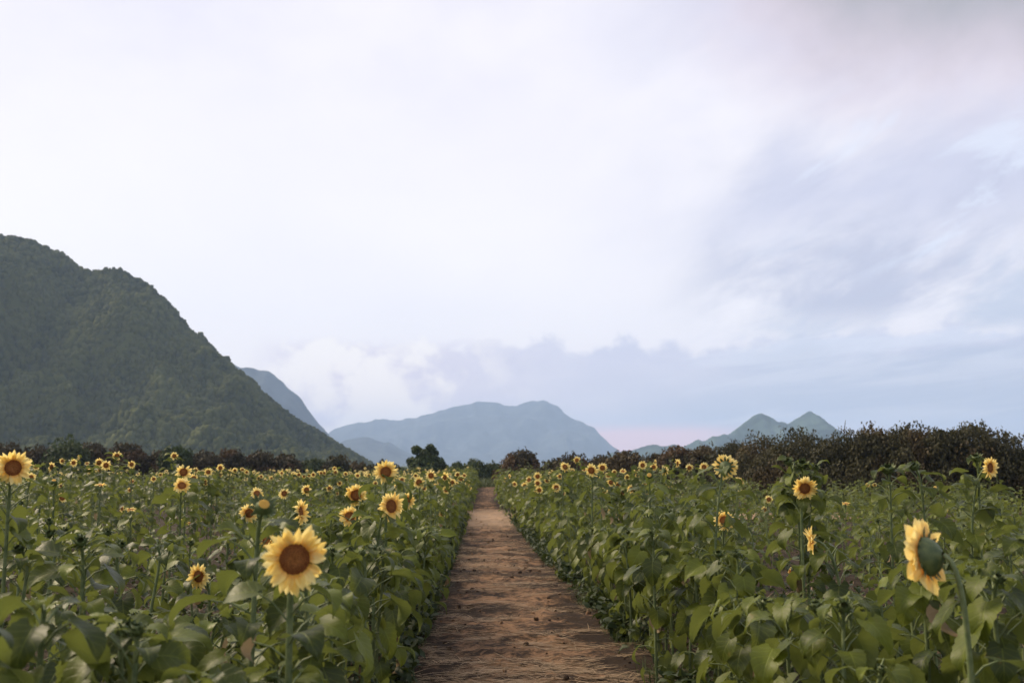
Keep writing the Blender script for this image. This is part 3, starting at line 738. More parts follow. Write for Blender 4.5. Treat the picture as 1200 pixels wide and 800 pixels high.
def blades(n, xy, ln, wd, elev, tints, seed, upcurve=.3):
    """thin tapering blades: straw or grass"""
    r = np.random.default_rng(seed); mb = MB()
    az = r.uniform(0, 2 * pi, n) if not callable(elev) else elev(n, r)[1]
    el = (elev(n, r)[0] if callable(elev) else r.uniform(*elev, n))
    L = r.uniform(*ln, n); W = r.uniform(*wd, n)
    d = np.stack([np.cos(az) * np.cos(el), np.sin(az) * np.cos(el), np.sin(el)], -1)
    sd = np.stack([-np.sin(az), np.cos(az), 0 * az], -1)
    p0 = xy; p1 = p0 + d * L[:, None] * .55; p2 = p0 + d * L[:, None] + np.stack([np.cos(az) * L * upcurve * .5, np.sin(az) * L * upcurve * .5, -L * upcurve * .5], -1)
    p2[:, 2] = np.maximum(p2[:, 2], p0[:, 2] + .002)
    v = np.stack([p0 - sd * W[:, None], p0 + sd * W[:, None], p1 - sd * W[:, None] * .8, p1 + sd * W[:, None] * .8, p2 - sd * W[:, None] * .15, p2 + sd * W[:, None] * .15], 1)
    q = np.array([[0, 1, 3, 2], [2, 3, 5, 4]])[None] + (np.arange(n) * 6)[:, None, None]
    a = np.zeros((n, 6, 3)); a[:, :, 2] = tints(n, r)[:, None]
    mb.add(v.reshape(-1, 3), q=q.reshape(-1, 4), attr=a.reshape(-1, 3)); return mb
def path_z(x, y):
    u = (x + .64) / (1.94); cl = fbm(x * 3.2, y * 4.6, 21, 5, .6)
    return np.maximum(0.034 + .115 * (cl - .5) + .035 * (ridged(x * 4, y * 5, 31, 3) - .5), .004)
n = 42000; r = np.random.default_rng(5)
y = 4.5 + 30 * r.random(n) ** 1.7; x = np.array([r.uniform(xl(a) - .1, xr(a) + .1) for a in y])
kp = fbm(x * 1.5, y * 2.6, 77, 3) + r.normal(0, .05, n) > .555
x, y = x[kp], y[kp]
xy = np.stack([x, y, path_z(x, y) + r.uniform(.001, .014, len(x))], -1)
o = blades(len(x), xy, (.04, .22), (.0022, .0058), lambda n, r: (r.normal(.02, .10, n), r.choice([0, pi], n) + r.normal(0, .5, n)), lambda n, r: r.beta(1.6, 1.5, n), 6, .12).build('straw', [M['straw']], smooth=False)
tag(o, 'scattered straw and dead stalks lying across the dirt path', None, None, 'stuff')
# straw between the plants
n = 9000; y = 3 + 17 * r.random(n); x = r.uniform(-1, 1, n) * (y * .62 + 1)
kp = ((x < -1.0) | (x > 1.7)) & (vnoise(x * .45 + 40, y * .45, 5) < .45); x, y = x[kp], y[kp]
o = blades(len(x), np.stack([x, y, r.uniform(.0, .06, len(x))], -1), (.08, .35), (.002, .005), (-.05, .35), lambda n, r: r.beta(2, 1.4, n), 7, .15).build('stalk_litter', [M['straw']], smooth=False)
tag(o, 'dead straw and fallen stalks littering the bare gaps between plants', None, None, 'stuff')
# grass: fringes of the path, gaps of the right field, verge at the end of the path
n = 26000; k = r.random(n); y = 3 + 30 * r.random(n) ** 1.5
x = np.where(k < .5, np.array([xl(a) for a in y]) - np.abs(r.normal(0, .22, n)) + .10, np.array([xr(a) for a in y]) + np.abs(r.normal(0, .22, n)) - .14)
kp = fbm(x * 2, y * 1.2, 90, 3) + r.normal(0, .05, n) > .47; x, y = x[kp], y[kp]
n2 = 16000; y2 = 2.6 + 7 * r.random(n2); x2 = r.uniform(.9, 5.5, n2); kp = (x2 > 1.9) & (vnoise(x2 * .45 + 40, y2 * .45, 5) < .56); x2, y2 = x2[kp], y2[kp]
x = np.concatenate([x, x2]); y = np.concatenate([y, y2])
o = blades(len(x), np.stack([x, y, np.full(len(x), -.01)], -1), (.06, .26), (.0018, .004), (.5, 1.5), lambda n, r: r.beta(1.5, 3, n), 8, .5).build('grass', [M['grass']])
tag(o, 'short green grass fringing the path and the gaps of the field', None, None, 'stuff')
n = 9000; x = r.uniform(-3.5, 5, n); y = r.uniform(71, 80, n) 
o = blades(n, np.stack([x, y, np.zeros(n)], -1), (.3, .95), (.008, .02), (.7, 1.5), lambda n, r: r.beta(2, 1.6, n), 9, .4).build('tall_grass', [M['grass']])
tag(o, 'tall pale green grass verge closing the far end of the path', None, None, 'stuff')
# low weeds under the plants
n = 17000; y = 2.4 + 15 * r.random(n) ** 1.4; x = r.uniform(-1, 1, n) * (y * .58 + .8)
kp = ((x < xl(0) - .0) | (x > np.array([xr(a) for a in y]) - .10)) & (fbm(x * .9, y * .9, 66, 3) + r.normal(0, .05, n) > .42); x, y = x[kp], y[kp]
m2 = 9000; ye = 3.5 + 26 * r.random(m2) ** 1.5; sd_ = r.random(m2) < .45
xe = np.where(sd_, -.62 - np.abs(r.normal(0, .14, m2)) + .06, np.array([xr(a) for a in ye]) + np.abs(r.normal(0, .16, m2)) - .12)
kp = fbm(xe * 1.5, ye * .8, 91, 3) + r.normal(0, .04, m2) > .44; x = np.concatenate([x, xe[kp]]); y = np.concatenate([y, ye[kp]]); o_ = r.permutation(len(x)); x = x[o_]; y = y[o_]
n = len(x); mb = MB()
for k in range(4):
    s = slice(k * n // 4, (k + 1) * n // 4); c = s.stop - s.start
    Mx = Rz(r.uniform(0, 6.28, c)) @ Rx(r.normal(-.05, .45, c)) @ Ry(r.normal(0, .4, c)) * r.uniform(.05, .12, c)[:, None, None]
    inst(mb, *LEAF_LO[k], Mx, np.stack([x[s], y[s], r.uniform(.02, .30, c) * r.random(c) ** .5], -1), r.beta(1.5, 2.5, c))
o = mb.build('weeds', [M['weed']]); tag(o, 'low dark green weeds covering the soil under the sunflowers', None, None, 'stuff')

r = np.random.default_rng(15); n = 420; y = 4.6 + 26 * r.random(n) ** 1.6; x = np.array([r.uniform(xl(a) + .02, xr(a) - .02) for a in y]); mb = MB()
th = np.arange(6) * pi / 3; jj = np.arange(6); jn = (jj + 1) % 6
for k in range(5):
    ss = np.arange(k, n, 5)
    tv = np.concatenate([np.stack([c_ * np.cos(th), c_ * np.sin(th), np.full(6, h_)], -1) * r.uniform(.65, 1.3, (6, 1)) for c_, h_ in ((1, -.4), (.95, .35), (.5, .75))])
    tq = np.concatenate([np.stack([jj, jn, 6 + jn, 6 + jj], -1), np.stack([6 + jj, 6 + jn, 12 + jn, 12 + jj], -1), [[12, 13, 14, 15], [15, 16, 17, 12]]])
    Mx = Rz(r.uniform(0, 6.28, len(ss))) * (.008 + .022 * r.random(len(ss)) ** 3)[:, None, None]
    inst(mb, tv, tq, np.zeros((18, 3)), Mx, np.stack([x[ss], y[ss], path_z(x[ss], y[ss]) + .003], -1), r.random(len(ss)))
mb.a = [np.full_like(q_, .2) for q_ in mb.a]; o = mb.build('soil_clods', [M['path']]); tag(o, 'small crumbs and clods of brown soil lying on the dirt path', None, None, 'stuff')

# ------------------------------------------------------------------ hills and mountains
def heightfield(name, sil, Ycrest, xs, ys, ymin, yback, prof, rough, gully, canopy, m, label, seed, slant=0., rocky=1., forest=0):
    sil = sorted(sil); P = [at(a, b, Ycrest) for a, b in sil]
    sx = np.array([p[0] for p in P]); sz = np.array([p[2] for p in P])
    X, Y = np.meshgrid(xs, ys, indexing='ij')
    wob = (fbm(X / gully[0] / 3, Y / gully[0] / 3, seed + 9, 3) - .5)
    crest = np.interp(X, sx, sz); crest = crest + (fbm(X / (Ycrest * .012), X * 0 + seed, seed + 90, 4) - .5) * Ycrest * .0065 * np.clip(crest / 50, 0, 1) * (forest == 0)
    tf = np.clip((Y - ymin) / (Ycrest - ymin), 0, 1); tb = np.clip((yback - Y) / (yback - Ycrest), 0, 1)
    t = np.where(Y < Ycrest, prof(tf), tb ** .8)
    z = crest * t
    msk = np.clip(np.where(Y < Ycrest, np.sin(pi * np.clip(tf, 0, 1) ** .8) ** .7, .2), 0, 1) * np.clip(crest / (sz.max() * .55), 0, 1)
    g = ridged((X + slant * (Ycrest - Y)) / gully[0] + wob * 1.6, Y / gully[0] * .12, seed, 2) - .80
    z = z + g * gully[1] * msk * np.clip((1 - tf) / .25, 0, 1)
    if forest: z = z - 5.5
    z = z + (fbm(X / rough[0], Y / rough[0], seed + 20, 5) - .5) * rough[1] * np.clip(crest / 40, 0, 1) * np.clip(t * 3, 0, 1) * np.clip((1.03 - tf) * 3.5, .10, 1)
    z = z + (ridged(X / gully[0] * 2.3, Y / gully[0] * 2.3, seed + 60, 3) - .55) * gully[1] * .16 * np.clip(crest / 60, 0, 1) * np.clip(t * 3, 0, 1)
    tint = fbm(X / 50, Y / 50, seed + 33, 4)
    if canopy:
        cb, cid = cellbump(X / canopy[0], Y / canopy[0], seed + 40); z = z + cb * canopy[1] * np.clip(crest / 20, 0, 1); tint = np.clip(.40 * tint + .45 * cid + 1.1 * (g + .45) * np.clip(msk * 1.5, 0, 1), 0, 1)  # paler ridge and darker gully growth, with relief shade painted into the tint
    z = np.where(crest * t < .3, z - 6, z)
    steep = np.clip(1 - np.abs(tf - .62) / .32, 0, 1) * rocky
    if forest:
        r = np.random.default_rng(seed + 70); n = forest; i = r.integers(1, len(xs) - 1, n); j = r.integers(1, len(ys) - 1, n)
        ok = (crest[i, j] * t[i, j] > 2) & (Y[i, j] < Ycrest + 40); i, j = i[ok], j[ok]; n = len(i)
        dx = xs[1] - xs[0]; dy = ys[1] - ys[0]; u = r.random(n); w = r.random(n)
        zz = z[i, j] * (1 - u) * (1 - w) + z[i + 1, j] * u * (1 - w) + z[i, j + 1] * (1 - u) * w + z[i + 1, j + 1] * u * w
        p = np.stack([xs[i] + u * dx, ys[j] + w * dy, zz + r.uniform(-.2, 1.4, n)], -1)
        rad = r.uniform(.55, 1.7, n) ** 1.3 * (.7 + .7 * vnoise(p[:, 0] / 18, p[:, 1] / 18, seed + 80)); tn = np.clip(.62 * tint[i, j] + .38 * r.random(n), 0, 1); fb = MB()
        for k in range(6):                             # six uneven crown shapes
            th = np.arange(7) * 2 * pi / 7
            rings = [np.stack([c_ * np.cos(th), c_ * np.sin(th), np.full(7, h_)], -1) * r.uniform(.62, 1.32, (7, 1)) for c_, h_ in ((.8, -.9), (1, .1), (.62, .75))]
            tv = np.concatenate(rings + [np.array([[.1, 0, 1.05], [-.1, .1, 1.0]])]); jj = np.arange(7); jn = (jj + 1) % 7
            tq = np.concatenate([np.stack([jj, jn, 7 + jn, 7 + jj], -1), np.stack([7 + jj, 7 + jn, 14 + jn, 14 + jj], -1), np.array([[14, 15, 21, 21], [15, 16, 17, 21], [17, 18, 22, 21], [18, 19, 20, 22], [20, 14, 21, 22]])])
            tq[14] = [14, 15, 16, 21]; tq[15] = [16, 17, 22, 21]; tq[16] = [17, 18, 19, 22]; tq[17] = [19, 20, 14, 22]; tq = np.concatenate([tq[:18]])
            ss = np.arange(k, n, 6)
            Mx = Rz(r.uniform(0, 6.28, len(ss))) * (rad[ss][:, None, None] * np.array([1, 1, 1.])[None, :, None])
            Mx[:, 2, :] *= r.uniform(.75, 1.5, len(ss))[:, None]
            inst(fb, tv, tq, np.zeros((23, 3)), Mx, p[ss], tn[ss])
        tag(fb.build('hill_forest', [m]), 'dense green forest cover of the steep hill', None, None, 'stuff')
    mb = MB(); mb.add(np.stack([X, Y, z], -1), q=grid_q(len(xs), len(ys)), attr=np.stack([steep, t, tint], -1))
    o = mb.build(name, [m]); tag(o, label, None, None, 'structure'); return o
PX = lambda px, Y: at(px, 500, Y)[0]
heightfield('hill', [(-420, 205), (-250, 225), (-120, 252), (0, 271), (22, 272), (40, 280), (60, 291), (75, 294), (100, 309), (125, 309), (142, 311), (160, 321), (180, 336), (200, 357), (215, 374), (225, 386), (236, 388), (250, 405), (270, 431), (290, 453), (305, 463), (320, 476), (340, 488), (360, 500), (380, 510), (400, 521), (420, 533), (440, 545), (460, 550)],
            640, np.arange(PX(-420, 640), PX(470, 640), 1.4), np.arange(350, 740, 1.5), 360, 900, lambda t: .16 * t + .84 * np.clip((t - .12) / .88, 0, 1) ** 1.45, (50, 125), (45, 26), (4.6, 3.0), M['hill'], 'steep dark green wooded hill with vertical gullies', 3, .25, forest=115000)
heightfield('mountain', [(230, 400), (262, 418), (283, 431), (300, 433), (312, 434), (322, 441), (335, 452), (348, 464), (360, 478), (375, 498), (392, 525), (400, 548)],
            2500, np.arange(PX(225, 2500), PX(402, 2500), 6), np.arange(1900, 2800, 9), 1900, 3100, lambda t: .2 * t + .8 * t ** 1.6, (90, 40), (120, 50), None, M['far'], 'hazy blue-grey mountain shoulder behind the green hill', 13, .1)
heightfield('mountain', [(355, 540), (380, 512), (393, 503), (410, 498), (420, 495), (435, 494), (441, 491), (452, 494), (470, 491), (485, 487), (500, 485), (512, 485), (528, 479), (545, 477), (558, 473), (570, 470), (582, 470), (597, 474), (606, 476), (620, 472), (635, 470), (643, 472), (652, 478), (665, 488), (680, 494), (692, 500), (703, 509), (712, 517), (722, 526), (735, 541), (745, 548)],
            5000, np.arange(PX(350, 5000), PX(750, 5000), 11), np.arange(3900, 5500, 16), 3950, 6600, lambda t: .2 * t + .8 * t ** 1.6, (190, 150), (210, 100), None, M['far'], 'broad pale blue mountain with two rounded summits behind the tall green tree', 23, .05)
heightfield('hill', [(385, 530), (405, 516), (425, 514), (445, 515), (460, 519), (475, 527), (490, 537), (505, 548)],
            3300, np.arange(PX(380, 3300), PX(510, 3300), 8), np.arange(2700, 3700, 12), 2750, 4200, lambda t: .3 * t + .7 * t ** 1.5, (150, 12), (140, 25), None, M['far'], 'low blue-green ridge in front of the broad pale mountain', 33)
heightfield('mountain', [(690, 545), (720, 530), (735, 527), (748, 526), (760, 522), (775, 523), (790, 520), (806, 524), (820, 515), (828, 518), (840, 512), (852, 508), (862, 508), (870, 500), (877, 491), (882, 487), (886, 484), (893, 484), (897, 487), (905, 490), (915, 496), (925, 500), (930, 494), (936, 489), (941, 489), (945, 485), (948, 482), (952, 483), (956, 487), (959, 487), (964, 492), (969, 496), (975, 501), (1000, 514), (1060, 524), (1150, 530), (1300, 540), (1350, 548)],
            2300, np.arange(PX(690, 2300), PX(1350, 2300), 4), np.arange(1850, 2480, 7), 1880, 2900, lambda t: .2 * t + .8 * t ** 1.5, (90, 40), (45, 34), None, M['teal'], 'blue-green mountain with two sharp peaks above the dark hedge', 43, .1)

# ------------------------------------------------------------------ trees and bushes
CARD = [leaf_template(3, 3, 60 + i) for i in range(4)]
def make_tree(name, label, cat, group, px, py_top, Y, wpx, m, n, seed, lsize=.16, blobs=7, trunk_h=.35, tall=None, base_z=0.):
    r = np.random.default_rng(seed)
    top = at(px, py_top, Y); x0 = top[0]; h = top[2]; w = wpx / F * Y / 2
    root = thing(name, label, cat, (x0, Y, 0), group); base = np.array([x0, Y, 0.])
    B_ = []
    if tall is None:
        for k in range(blobs):
            a = r.uniform(-1, 1); hh = h * (1 - .38 * abs(a) ** 2.2) * r.uniform(.80, 1.0)
            br = r.uniform(.26, .40) * min(h, 2 * w)
            B_.append((np.array([x0 + a * (w - br * .7), Y + r.uniform(-.8, .8) * w * .6, max(br * .7, hh - br)]), br))
        B_.append((np.array([x0, Y, h - .34 * h]), .34 * h))
        for k in range(blobs):                       # skirt down to the ground
            a = r.uniform(-1, 1); br = r.uniform(.22, .34) * h
            B_.append((np.array([x0 + a * (w - br * .6), Y + r.uniform(-.7, .7) * w * .6, br * r.uniform(.7, 1.1)]), br))
    else:
        for (dx, dz, rr) in tall: B_.append((np.array([x0 + dx / F * Y, Y + r.uniform(-.3, .3) * w, H + (545 - dz) / F * Y]), rr / F * Y))
    vol = np.array([b[1] ** 2 for b in B_]); which = r.choice(len(B_), size=n, p=vol / vol.sum())
    d = r.normal(size=(n, 3)); d /= np.linalg.norm(d, axis=1, keepdims=True)
    C = np.array([b[0] for b in B_])[which]; Rr = np.array([b[1] for b in B_])[which]
    rad = Rr * (.55 + .5 * r.random(n) ** .6) * (1 + .28 * (vnoise(d[:, 0] * 3 + which * 7.1, d[:, 2] * 3 + d[:, 1] * 2.3, seed) - .5) * 2)
    p = C + d * rad[:, None] * np.array([1, 1, .9])
    # twigs pushing out beyond the mass
    tw = r.random(n) < .03; p[tw] += d[tw] * (Rr[tw] * r.uniform(.03, .16, tw.sum()))[:, None]
    p[:, 2] = np.maximum(p[:, 2], .05)
    gap = vnoise(p[:, 0] * 1.9 + 31, p[:, 2] * 1.9 + p[:, 1] * 1.1, seed + 5) > .17
    p = p[gap]; d = d[gap]; n = len(p)
    az = np.arctan2(-d[:, 0], d[:, 1]) + r.normal(0, .7, n)
    Mx = Rz(az) @ Rx(r.normal(-.75, .5, n)) @ Ry(r.normal(0, .45, n)) * (lsize * r.uniform(.6, 1.5, n))[:, None, None]
    clump = vnoise(p[:, 0] * .8 + 7, p[:, 2] * .8 + p[:, 1] * .5, seed + 8)
    tint = np.clip(.25 * r.random(n) + .75 * vnoise(p[:, 0] * 1.5, p[:, 2] * 1.5 + p[:, 1], seed + 2), 0, 1)
    mb = MB()
    for k in range(4):
        s = np.arange(k, n, 4); tv, tq, ta = CARD[k]
        ta2 = ta.copy()
        v = np.einsum('nij,vj->nvi', Mx[s], tv) + p[s][:, None]
        a = np.repeat(ta2[None], len(s), 0).copy(); a[:, :, 2] = tint[s][:, None]; a[:, :, 1] = clump[s][:, None]
        q = tq[None] + (np.arange(len(s)) * len(tv))[:, None, None]
        mb.add(v.reshape(-1, 3), q=q.reshape(-1, 4), attr=a.reshape(-1, 3))
    mb.build('crown', [m], root, base)
    tb = MB(); tr = .03 * h + .02
    main = np.stack([base + np.array([0, 0, -.05]), base + np.array([r.normal(0, .05), 0, .3 * h]), base + np.array([r.normal(0, .1), 0, .62 * h])])
    v, q, a = tube(main, [tr, tr * .8, tr * .45], 7); tb.add(v, q=q, attr=a)
    for k in range(5):
        c = B_[r.integers(len(B_))][0]; s = main[1] * r.uniform(.5, 1) + main[0] * 0; s = main[0] + (main[2] - main[0]) * r.uniform(.2, .8)
        v, q, a = tube([s, (s + c) / 2 + np.array([0, 0, .06 * h]), c], [tr * .4, tr * .28, tr * .12], 5); tb.add(v, q=q, attr=a)
    tb.build('trunk', [M['bark']], root, base)
    return root
# centre
make_tree('green_tree', 'tall dark green tree with a knobbly top, standing alone before the pale mountain', 'tree', None, 496, 520, 80, 50, M['greencrown'], 9000, 1, .20,
          tall=[(-8, 526, 4.6), (8, 525, 4.8), (1, 529, 4), (13, 530, 4), (3, 534, 6), (-4, 537, 5), (-13, 541, 6), (10, 538, 6), (18, 541, 6), (-2, 546, 10), (20, 549, 8), (-20, 552, 7), (10, 554, 10), (-8, 556, 10)])
for k, (px, top, Y, w, mm, lab) in enumerate([
    (535, 540, 84, 36, 'greencrown', 'low dark green bush right beside the tall green tree'),
    (558, 536, 88, 30, 'greencrown', 'loose green bush with gaps, centred over the end of the path'),
    (577, 540, 88, 34, 'greencrown', 'low green bush touching the round russet bush'),
    (613, 525, 74, 74, 'redcrown', 'round russet bush standing alone right of the end of the path'),
    (450, 538, 86, 52, 'darkcrown', 'low dark bush left of the tall green tree')]):
    make_tree('bush', lab, 'bush', None, px, top, Y, w, M[mm], 6500 if mm != 'redcrown' else 8000, 40 + k, .17)
# left: russet bushes below the hill
left = [(8, 516, 76, 60, 'redcrown'), (48, 519, 77, 52, 'redcrown'), (80, 510, 74, 44, 'greencrown'), (112, 517, 77, 48, 'redcrown'), (150, 516, 78, 54, 'redcrown'), (190, 524, 78, 44, 'redcrown'),
        (207, 519, 74, 26, 'greencrown'), (240, 527, 78, 52, 'redcrown'), (272, 524, 78, 44, 'redcrown'), (305, 527, 79, 50, 'redcrown'), (336, 530, 79, 40, 'redcrown'), (368, 535, 80, 36, 'greencrown'), (396, 531, 80, 34, 'darkcrown'), (420, 539, 82, 32, 'darkcrown'), (-35, 514, 76, 60, 'redcrown'), (-85, 514, 76, 70, 'redcrown')]
for k, (px, top, Y, w, mm) in enumerate(left):
    g = mm == 'greencrown'
    lab = {2: 'rounded dark green bush among russet ones below the steep hill', 6: 'narrow dark green bush behind the overlapping pair of sunflowers', 11: 'low dark green bush before the foot of the hill'}.get(k)
    if lab is None:
        z = 'at the left edge of the photo' if px < 30 else 'left of the rounded green bush' if px < 70 else 'between the two green bushes' if px < 200 else 'under the long slope, right of a green bush' if px < 350 else 'dark, at the foot of the hill'
        lab = f'russet bush in the long hedge, {z}'
    make_tree('bush', lab, 'bush', 'bushes of the long hedge below the hill', px, top, Y, w, M[mm], 9000, 100 + k, .19)
# right: the dark hedge, coming closer to the right
right = [(648, 535, 70, 56, 'darkcrown'), (672, 528, 68, 50, 'redcrown'), (706, 530, 66, 44, 'redcrown'), (733, 525, 64, 66, 'darkcrown'), (772, 528, 62, 50, 'redcrown'), (795, 520, 60, 52, 'redcrown'), (826, 519, 58, 46, 'darkcrown'),
         (858, 513, 54, 62, 'darkcrown'), (893, 505, 50, 66, 'darkcrown'), (935, 496, 45, 100, 'darkcrown'), (985, 503, 42, 70, 'darkcrown'), (1022, 496, 41, 66, 'darkcrown'), (1068, 492, 40, 84, 'darkcrown'), (1105, 499, 39, 50, 'darkcrown'), (1135, 491, 39, 84, 'darkcrown'), (1180, 500, 38, 84, 'darkcrown'), (1240, 497, 38, 90, 'darkcrown'), (1310, 499, 38, 100, 'darkcrown')]
rl = ['small dark bush just right of the lone round russet bush', 'russet bush behind the highest bloom of the right cluster', 'russet bush between two others behind the right cluster of blooms', 'dark round bush behind the right cluster of blooms', 'low russet bush right of the dark round one',
      'russet bush under the low end of the blue-green mountain', 'dark bush left of where the hedge rises below the sharp peaks', 'dark russet bush at the step where the tall hedge begins', 'dark russet bush below the first sharp peak', 'broad dark hedge bush below the second sharp peak', 'dark hedge bush with a thin dead stick beside it', 'ragged dark hedge bush with gaps at its top', 'dark hedge tree behind the two closed buds', 'small dark hedge tree in a dip of the hedge top', 'highest dark hedge tree at the far right, behind the tall bud', 'dark hedge tree at the right edge of the photo', 'dark hedge tree just past the right edge of the photo', 'dark hedge tree well past the right edge of the photo']
for k, (px, top, Y, w, mm) in enumerate(right):
    make_tree('hedge_tree' if px > 840 else 'bush', rl[k], 'tree' if px > 840 else 'bush', 'trees and bushes of the dark hedge on the right', px, top, Y, w, M[mm], 21000 if px > 840 else 9000, 200 + k, .10 if px > 840 else .16, blobs=10)
mb = MB(); b0 = at(989, 520, 41.5); b1 = at(991, 492, 41.5); mid = at(989.3, 505, 41.5); b0[2] = 0
v, q, a = tube([b0, mid, b1], [.03, .022, .008], 6); mb.add(v, q=q, attr=a); o = mb.build('dead_branch', [M['bark']], None, b0)
tag(o, 'thin bare stick rising out of the dark hedge against the sky', 'branch')

# ------------------------------------------------------------------ haze
top_z = 352
bx = np.array([[x, y, z] for x in (-4600, 4600) for y in (-1600, 7500) for z in (-8.5, top_z)], float)
mb = MB(); mb.add(bx, q=[(0, 1, 3, 2), (4, 6, 7, 5), (0, 4, 5, 1), (2, 3, 7, 6), (0, 2, 6, 4), (1, 5, 7, 3)])
m = bpy.data.materials.new('haze_air'); m.use_nodes = True; m.node_tree.nodes.clear(); t = NT(m.node_tree); out = t.node('ShaderNodeOutputMaterial')
pv = t.node('ShaderNodeVolumePrincipled'); pv.inputs['Color'].default_value = (.52, .70, 1.0, 1); pv.inputs['Density'].default_value = 2.1e-4; pv.inputs['Anisotropy'].default_value = 0.1
t.l.new(pv.outputs[0], out.inputs['Volume'])
haze = mb.build('haze', [m], smooth=False); tag(haze, 'pale blue evening haze over field and mountains', None, None, 'stuff')

# ------------------------------------------------------------------ sky and sun
SUN_AZ, SUN_EL = radians(-60), radians(40)
w = bpy.data.worlds.new('World'); SC.world = w; w.use_nodes = True; w.node_tree.nodes.clear(); t = NT(w.node_tree)
sky = t.node('ShaderNodeTexSky'); sky.sky_type = 'NISHITA'; sky.sun_disc = False; sky.sun_elevation = SUN_EL; sky.sun_rotation = SUN_AZ
D = t.node('ShaderNodeTexCoord').outputs['Generated']
sp = t.node('ShaderNodeSeparateXYZ'); t.l.new(D, sp.inputs[0]); dx, dy, dz = sp.outputs
DEG = 180 / pi
az = t.m('MULTIPLY', t.m('ARCTAN2', dx, dy), DEG); el = t.m('MULTIPLY', t.m('ARCSINE', dz), DEG)
AE = t.xyz(az, el, 0)
def aniso(rot, sx, sy, scale, detail=6, rough=.55, dist=.4):
    n = t.node('ShaderNodeMapping'); t.l.new(AE, n.inputs[0]); n.inputs['Rotation'].default_value = (0, 0, radians(rot))
    return t.noise(t.vmul(n.outputs[0], (sx, sy, 1)), scale, detail, rough, dist)
S = lambda c: tuple(((x / 255 + .055) / 1.055) ** 2.4 * 9.3 for x in c)     # seen colour -> radiance (background runs at 0.1)
def MUL(*a):
    o = a[0]
    for b in a[1:]: o = t.m('MULTIPLY', o, b)
    return o
broad = t.noise(t.vmul(AE, (1, 1.6, 1)), .035, 4, .5, .5)
col = t.mix(t.sm(broad, .3, .7), S((241, 237, 243)), S((249, 244, 245)))
# upper left and top: pale lilac
col = t.mix(MUL(t.sm(el, 12, 26), t.sm(t.noise(t.vmul(AE, (1, 1.5, 1)), .06, 5, .55), .3, .7, .3, 1)), col, S((225, 222, 235)))
# right-hand veil
col = t.mix(MUL(t.sm(az, 1, 20), t.sm(el, 8, 15), t.sm(aniso(-25, .6, 1.3, .09), .28, .60)), col, S((202, 203, 222)))
# dark top right with a warm rim
rr = t.m('SQRT', t.m('ADD', t.m('POWER', t.m('MULTIPLY', t.m('SUBTRACT', az, 29), .8), 2), t.m('POWER', t.m('MULTIPLY', t.m('SUBTRACT', el, 27.5), 1.5), 2)))
rr = t.m('ADD', rr, t.m('MULTIPLY', t.m('SUBTRACT', t.noise(AE, .12, 5, .55), .5), 9))
col = t.mix(t.sm(rr, 8, 18, .7, 0), col, S((214, 196, 204)))
col = t.mix(t.sm(rr, 3, 13, .97, 0), col, S((160, 160, 165)))
# streaky blue-grey clouds on the right
st1 = aniso(-24, .55, 1.25, .13, 9, .62, .4)
col = t.mix(MUL(t.sm(az, 8, 17), t.sm(el, 6.5, 9), t.sm(el, 19, 14), t.sm(st1, .40, .62, 0, .95)), col, S((186, 188, 208)))
st2 = aniso(-20, .5, 1.5, .18, 9, .62, .4)
col = t.mix(MUL(t.sm(az, 10, 18), t.sm(el, 5.5, 8), t.sm(el, 14, 10), t.sm(st2, .44, .66, 0, .85)), col, S((190, 198, 217)))
col = t.mix(MUL(t.sm(az, 12, 24), t.sm(el, 9, 12), t.sm(el, 22, 15), t.sm(st2, .46, .36, 0, .7)), col, S((226, 232, 246)))
# low bank of cloud over the mountains
lump = t.noise(t.vmul(AE, (1, 1.2, 1)), .45, 6, .55, .2); lump2 = t.noise(AE, .14, 3, .5)
topel = t.m('ADD', t.m('ADD', 7.2, t.m('MULTIPLY', t.m('SUBTRACT', lump, .5), 3.6)), t.m('MULTIPLY', t.m('SUBTRACT', lump2, .5), 2.6))
bank = MUL(t.sm(t.m('SUBTRACT', topel, el), -.1, .7), t.sm(t.m('ADD', az, t.m('MULTIPLY', t.m('SUBTRACT', lump2, .5), 8)), -14.5, -9.5))
bcol = t.mix(t.sm(az, -8, 8), S((214, 206, 224)), S((203, 204, 224)))
bcol = t.mix(MUL(t.sm(az, 2, 16), t.sm(el, 6, 2.5)), bcol, S((177, 186, 209)))
bstreak = aniso(-6, .25, 2.4, .30, 6, .6, .6)
bcol = t.mix(MUL(t.sm(az, 6, 16), t.sm(bstreak, .46, .62, 0, .8)), bcol, S((218, 223, 238)))
bright = MUL(t.sm(t.m('ADD', lump2, t.m('MULTIPLY', lump, .7)), .78, .95), t.sm(az, 4, -4))
bcol = t.mix(bright, bcol, S((252, 246, 243)))
col = t.mix(t.m('MULTIPLY', bank, t.sm(t.noise(t.vmul(AE, (.6, 1.6, 1)), .3, 5, .6), .3, .6, .78, 1)), col, bcol)
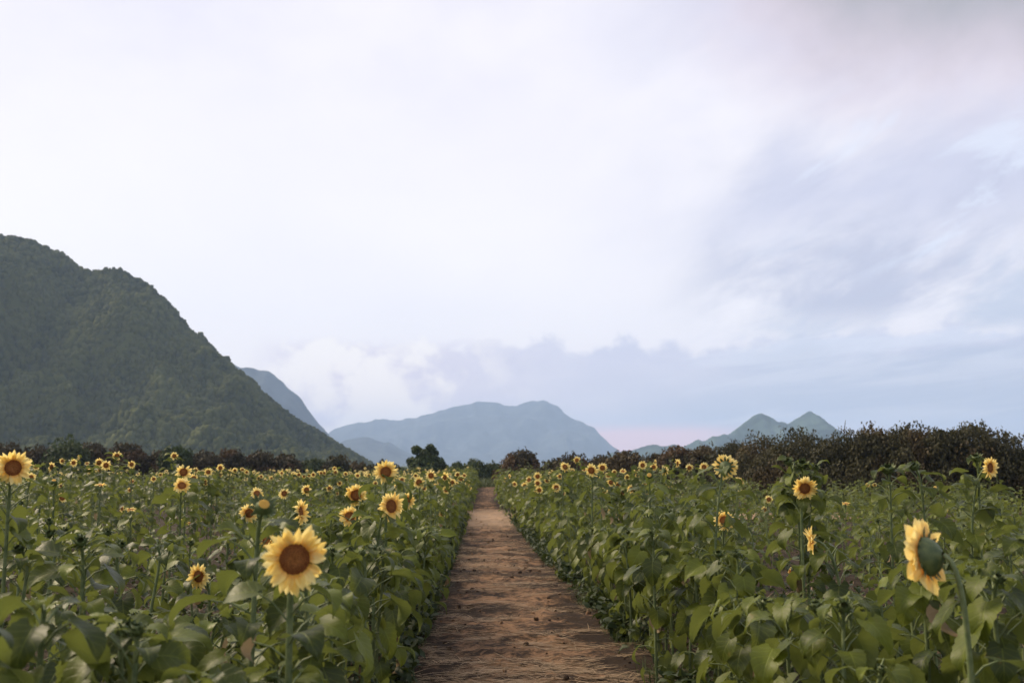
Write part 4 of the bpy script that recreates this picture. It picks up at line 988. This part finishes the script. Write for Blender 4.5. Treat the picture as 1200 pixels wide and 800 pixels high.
# second bank at right reaching a little higher
bank2 = MUL(t.sm(t.m('SUBTRACT', t.m('ADD', 6.6, t.m('MULTIPLY', t.m('SUBTRACT', st2, .5), 7)), el), -.3, 1.2), t.sm(az, 10, 18))
col = t.mix(t.m('MULTIPLY', bank2, .8), col, t.mix(t.sm(bstreak, .4, .62), S((172, 183, 206)), S((198, 204, 221))))
# pink band of sunset light under the bank
pk = MUL(t.sm(t.m('ADD', el, t.m('MULTIPLY', t.m('SUBTRACT', bstreak, .5), 1.0)), 2.5, 1.7), t.sm(az, 3.5, 6), t.sm(az, 17, 11))
col = t.mix(t.m('MULTIPLY', pk, .95), col, S((255, 206, 212)))
# clear sky only leaks faintly through the overcast
low = t.sm(el, 0, 9, 1, 0)
col = t.mix(low, col, t.mix(1., col, (1.28, 1.13, 1.02), 'MULTIPLY'))
col = t.mix(.06, col, sky.outputs[0])
# the overcast away from the view is a little darker
bg = t.node('ShaderNodeBackground'); t.l.new(col, bg.inputs[0]); bg.inputs[1].default_value = .1
wo = t.node('ShaderNodeOutputWorld'); t.l.new(bg.outputs[0], wo.inputs[0])
sd = bpy.data.lights.new('sun', 'SUN'); so = bpy.data.objects.new('sun', sd); COL.objects.link(so)
sd.energy = 3.9; sd.angle = radians(30); sd.color = (1, .82, .58)
so.rotation_euler = (pi / 2 - SUN_EL, 0, pi - SUN_AZ)
dirv = np.array([sin(SUN_AZ) * cos(SUN_EL), cos(SUN_AZ) * cos(SUN_EL), sin(SUN_EL)])
from mathutils import Vector
so.rotation_euler = Vector(dirv).to_track_quat('Z', 'Y').to_euler()
so.location = (0, 0, 30)

# ------------------------------------------------------------------ render settings
SC.render.engine = 'CYCLES'
c = SC.cycles; c.max_bounces = 6; c.diffuse_bounces = 3; c.glossy_bounces = 2; c.transmission_bounces = 4; c.volume_bounces = 2; c.transparent_max_bounces = 4
c.use_denoising = True; c.use_adaptive_sampling = True; c.adaptive_threshold = .015
try: c.sample_clamp_indirect = 6
except Exception: pass
vs = SC.view_settings; vs.view_transform = 'Standard'; vs.look = 'None'; vs.exposure = .42; vs.gamma = 1; vs.use_curve_mapping = False
print('PLANTS', count_ind, len(ind), len(rest), 'Z_IND', Z_IND, 'field verts', fm.n)
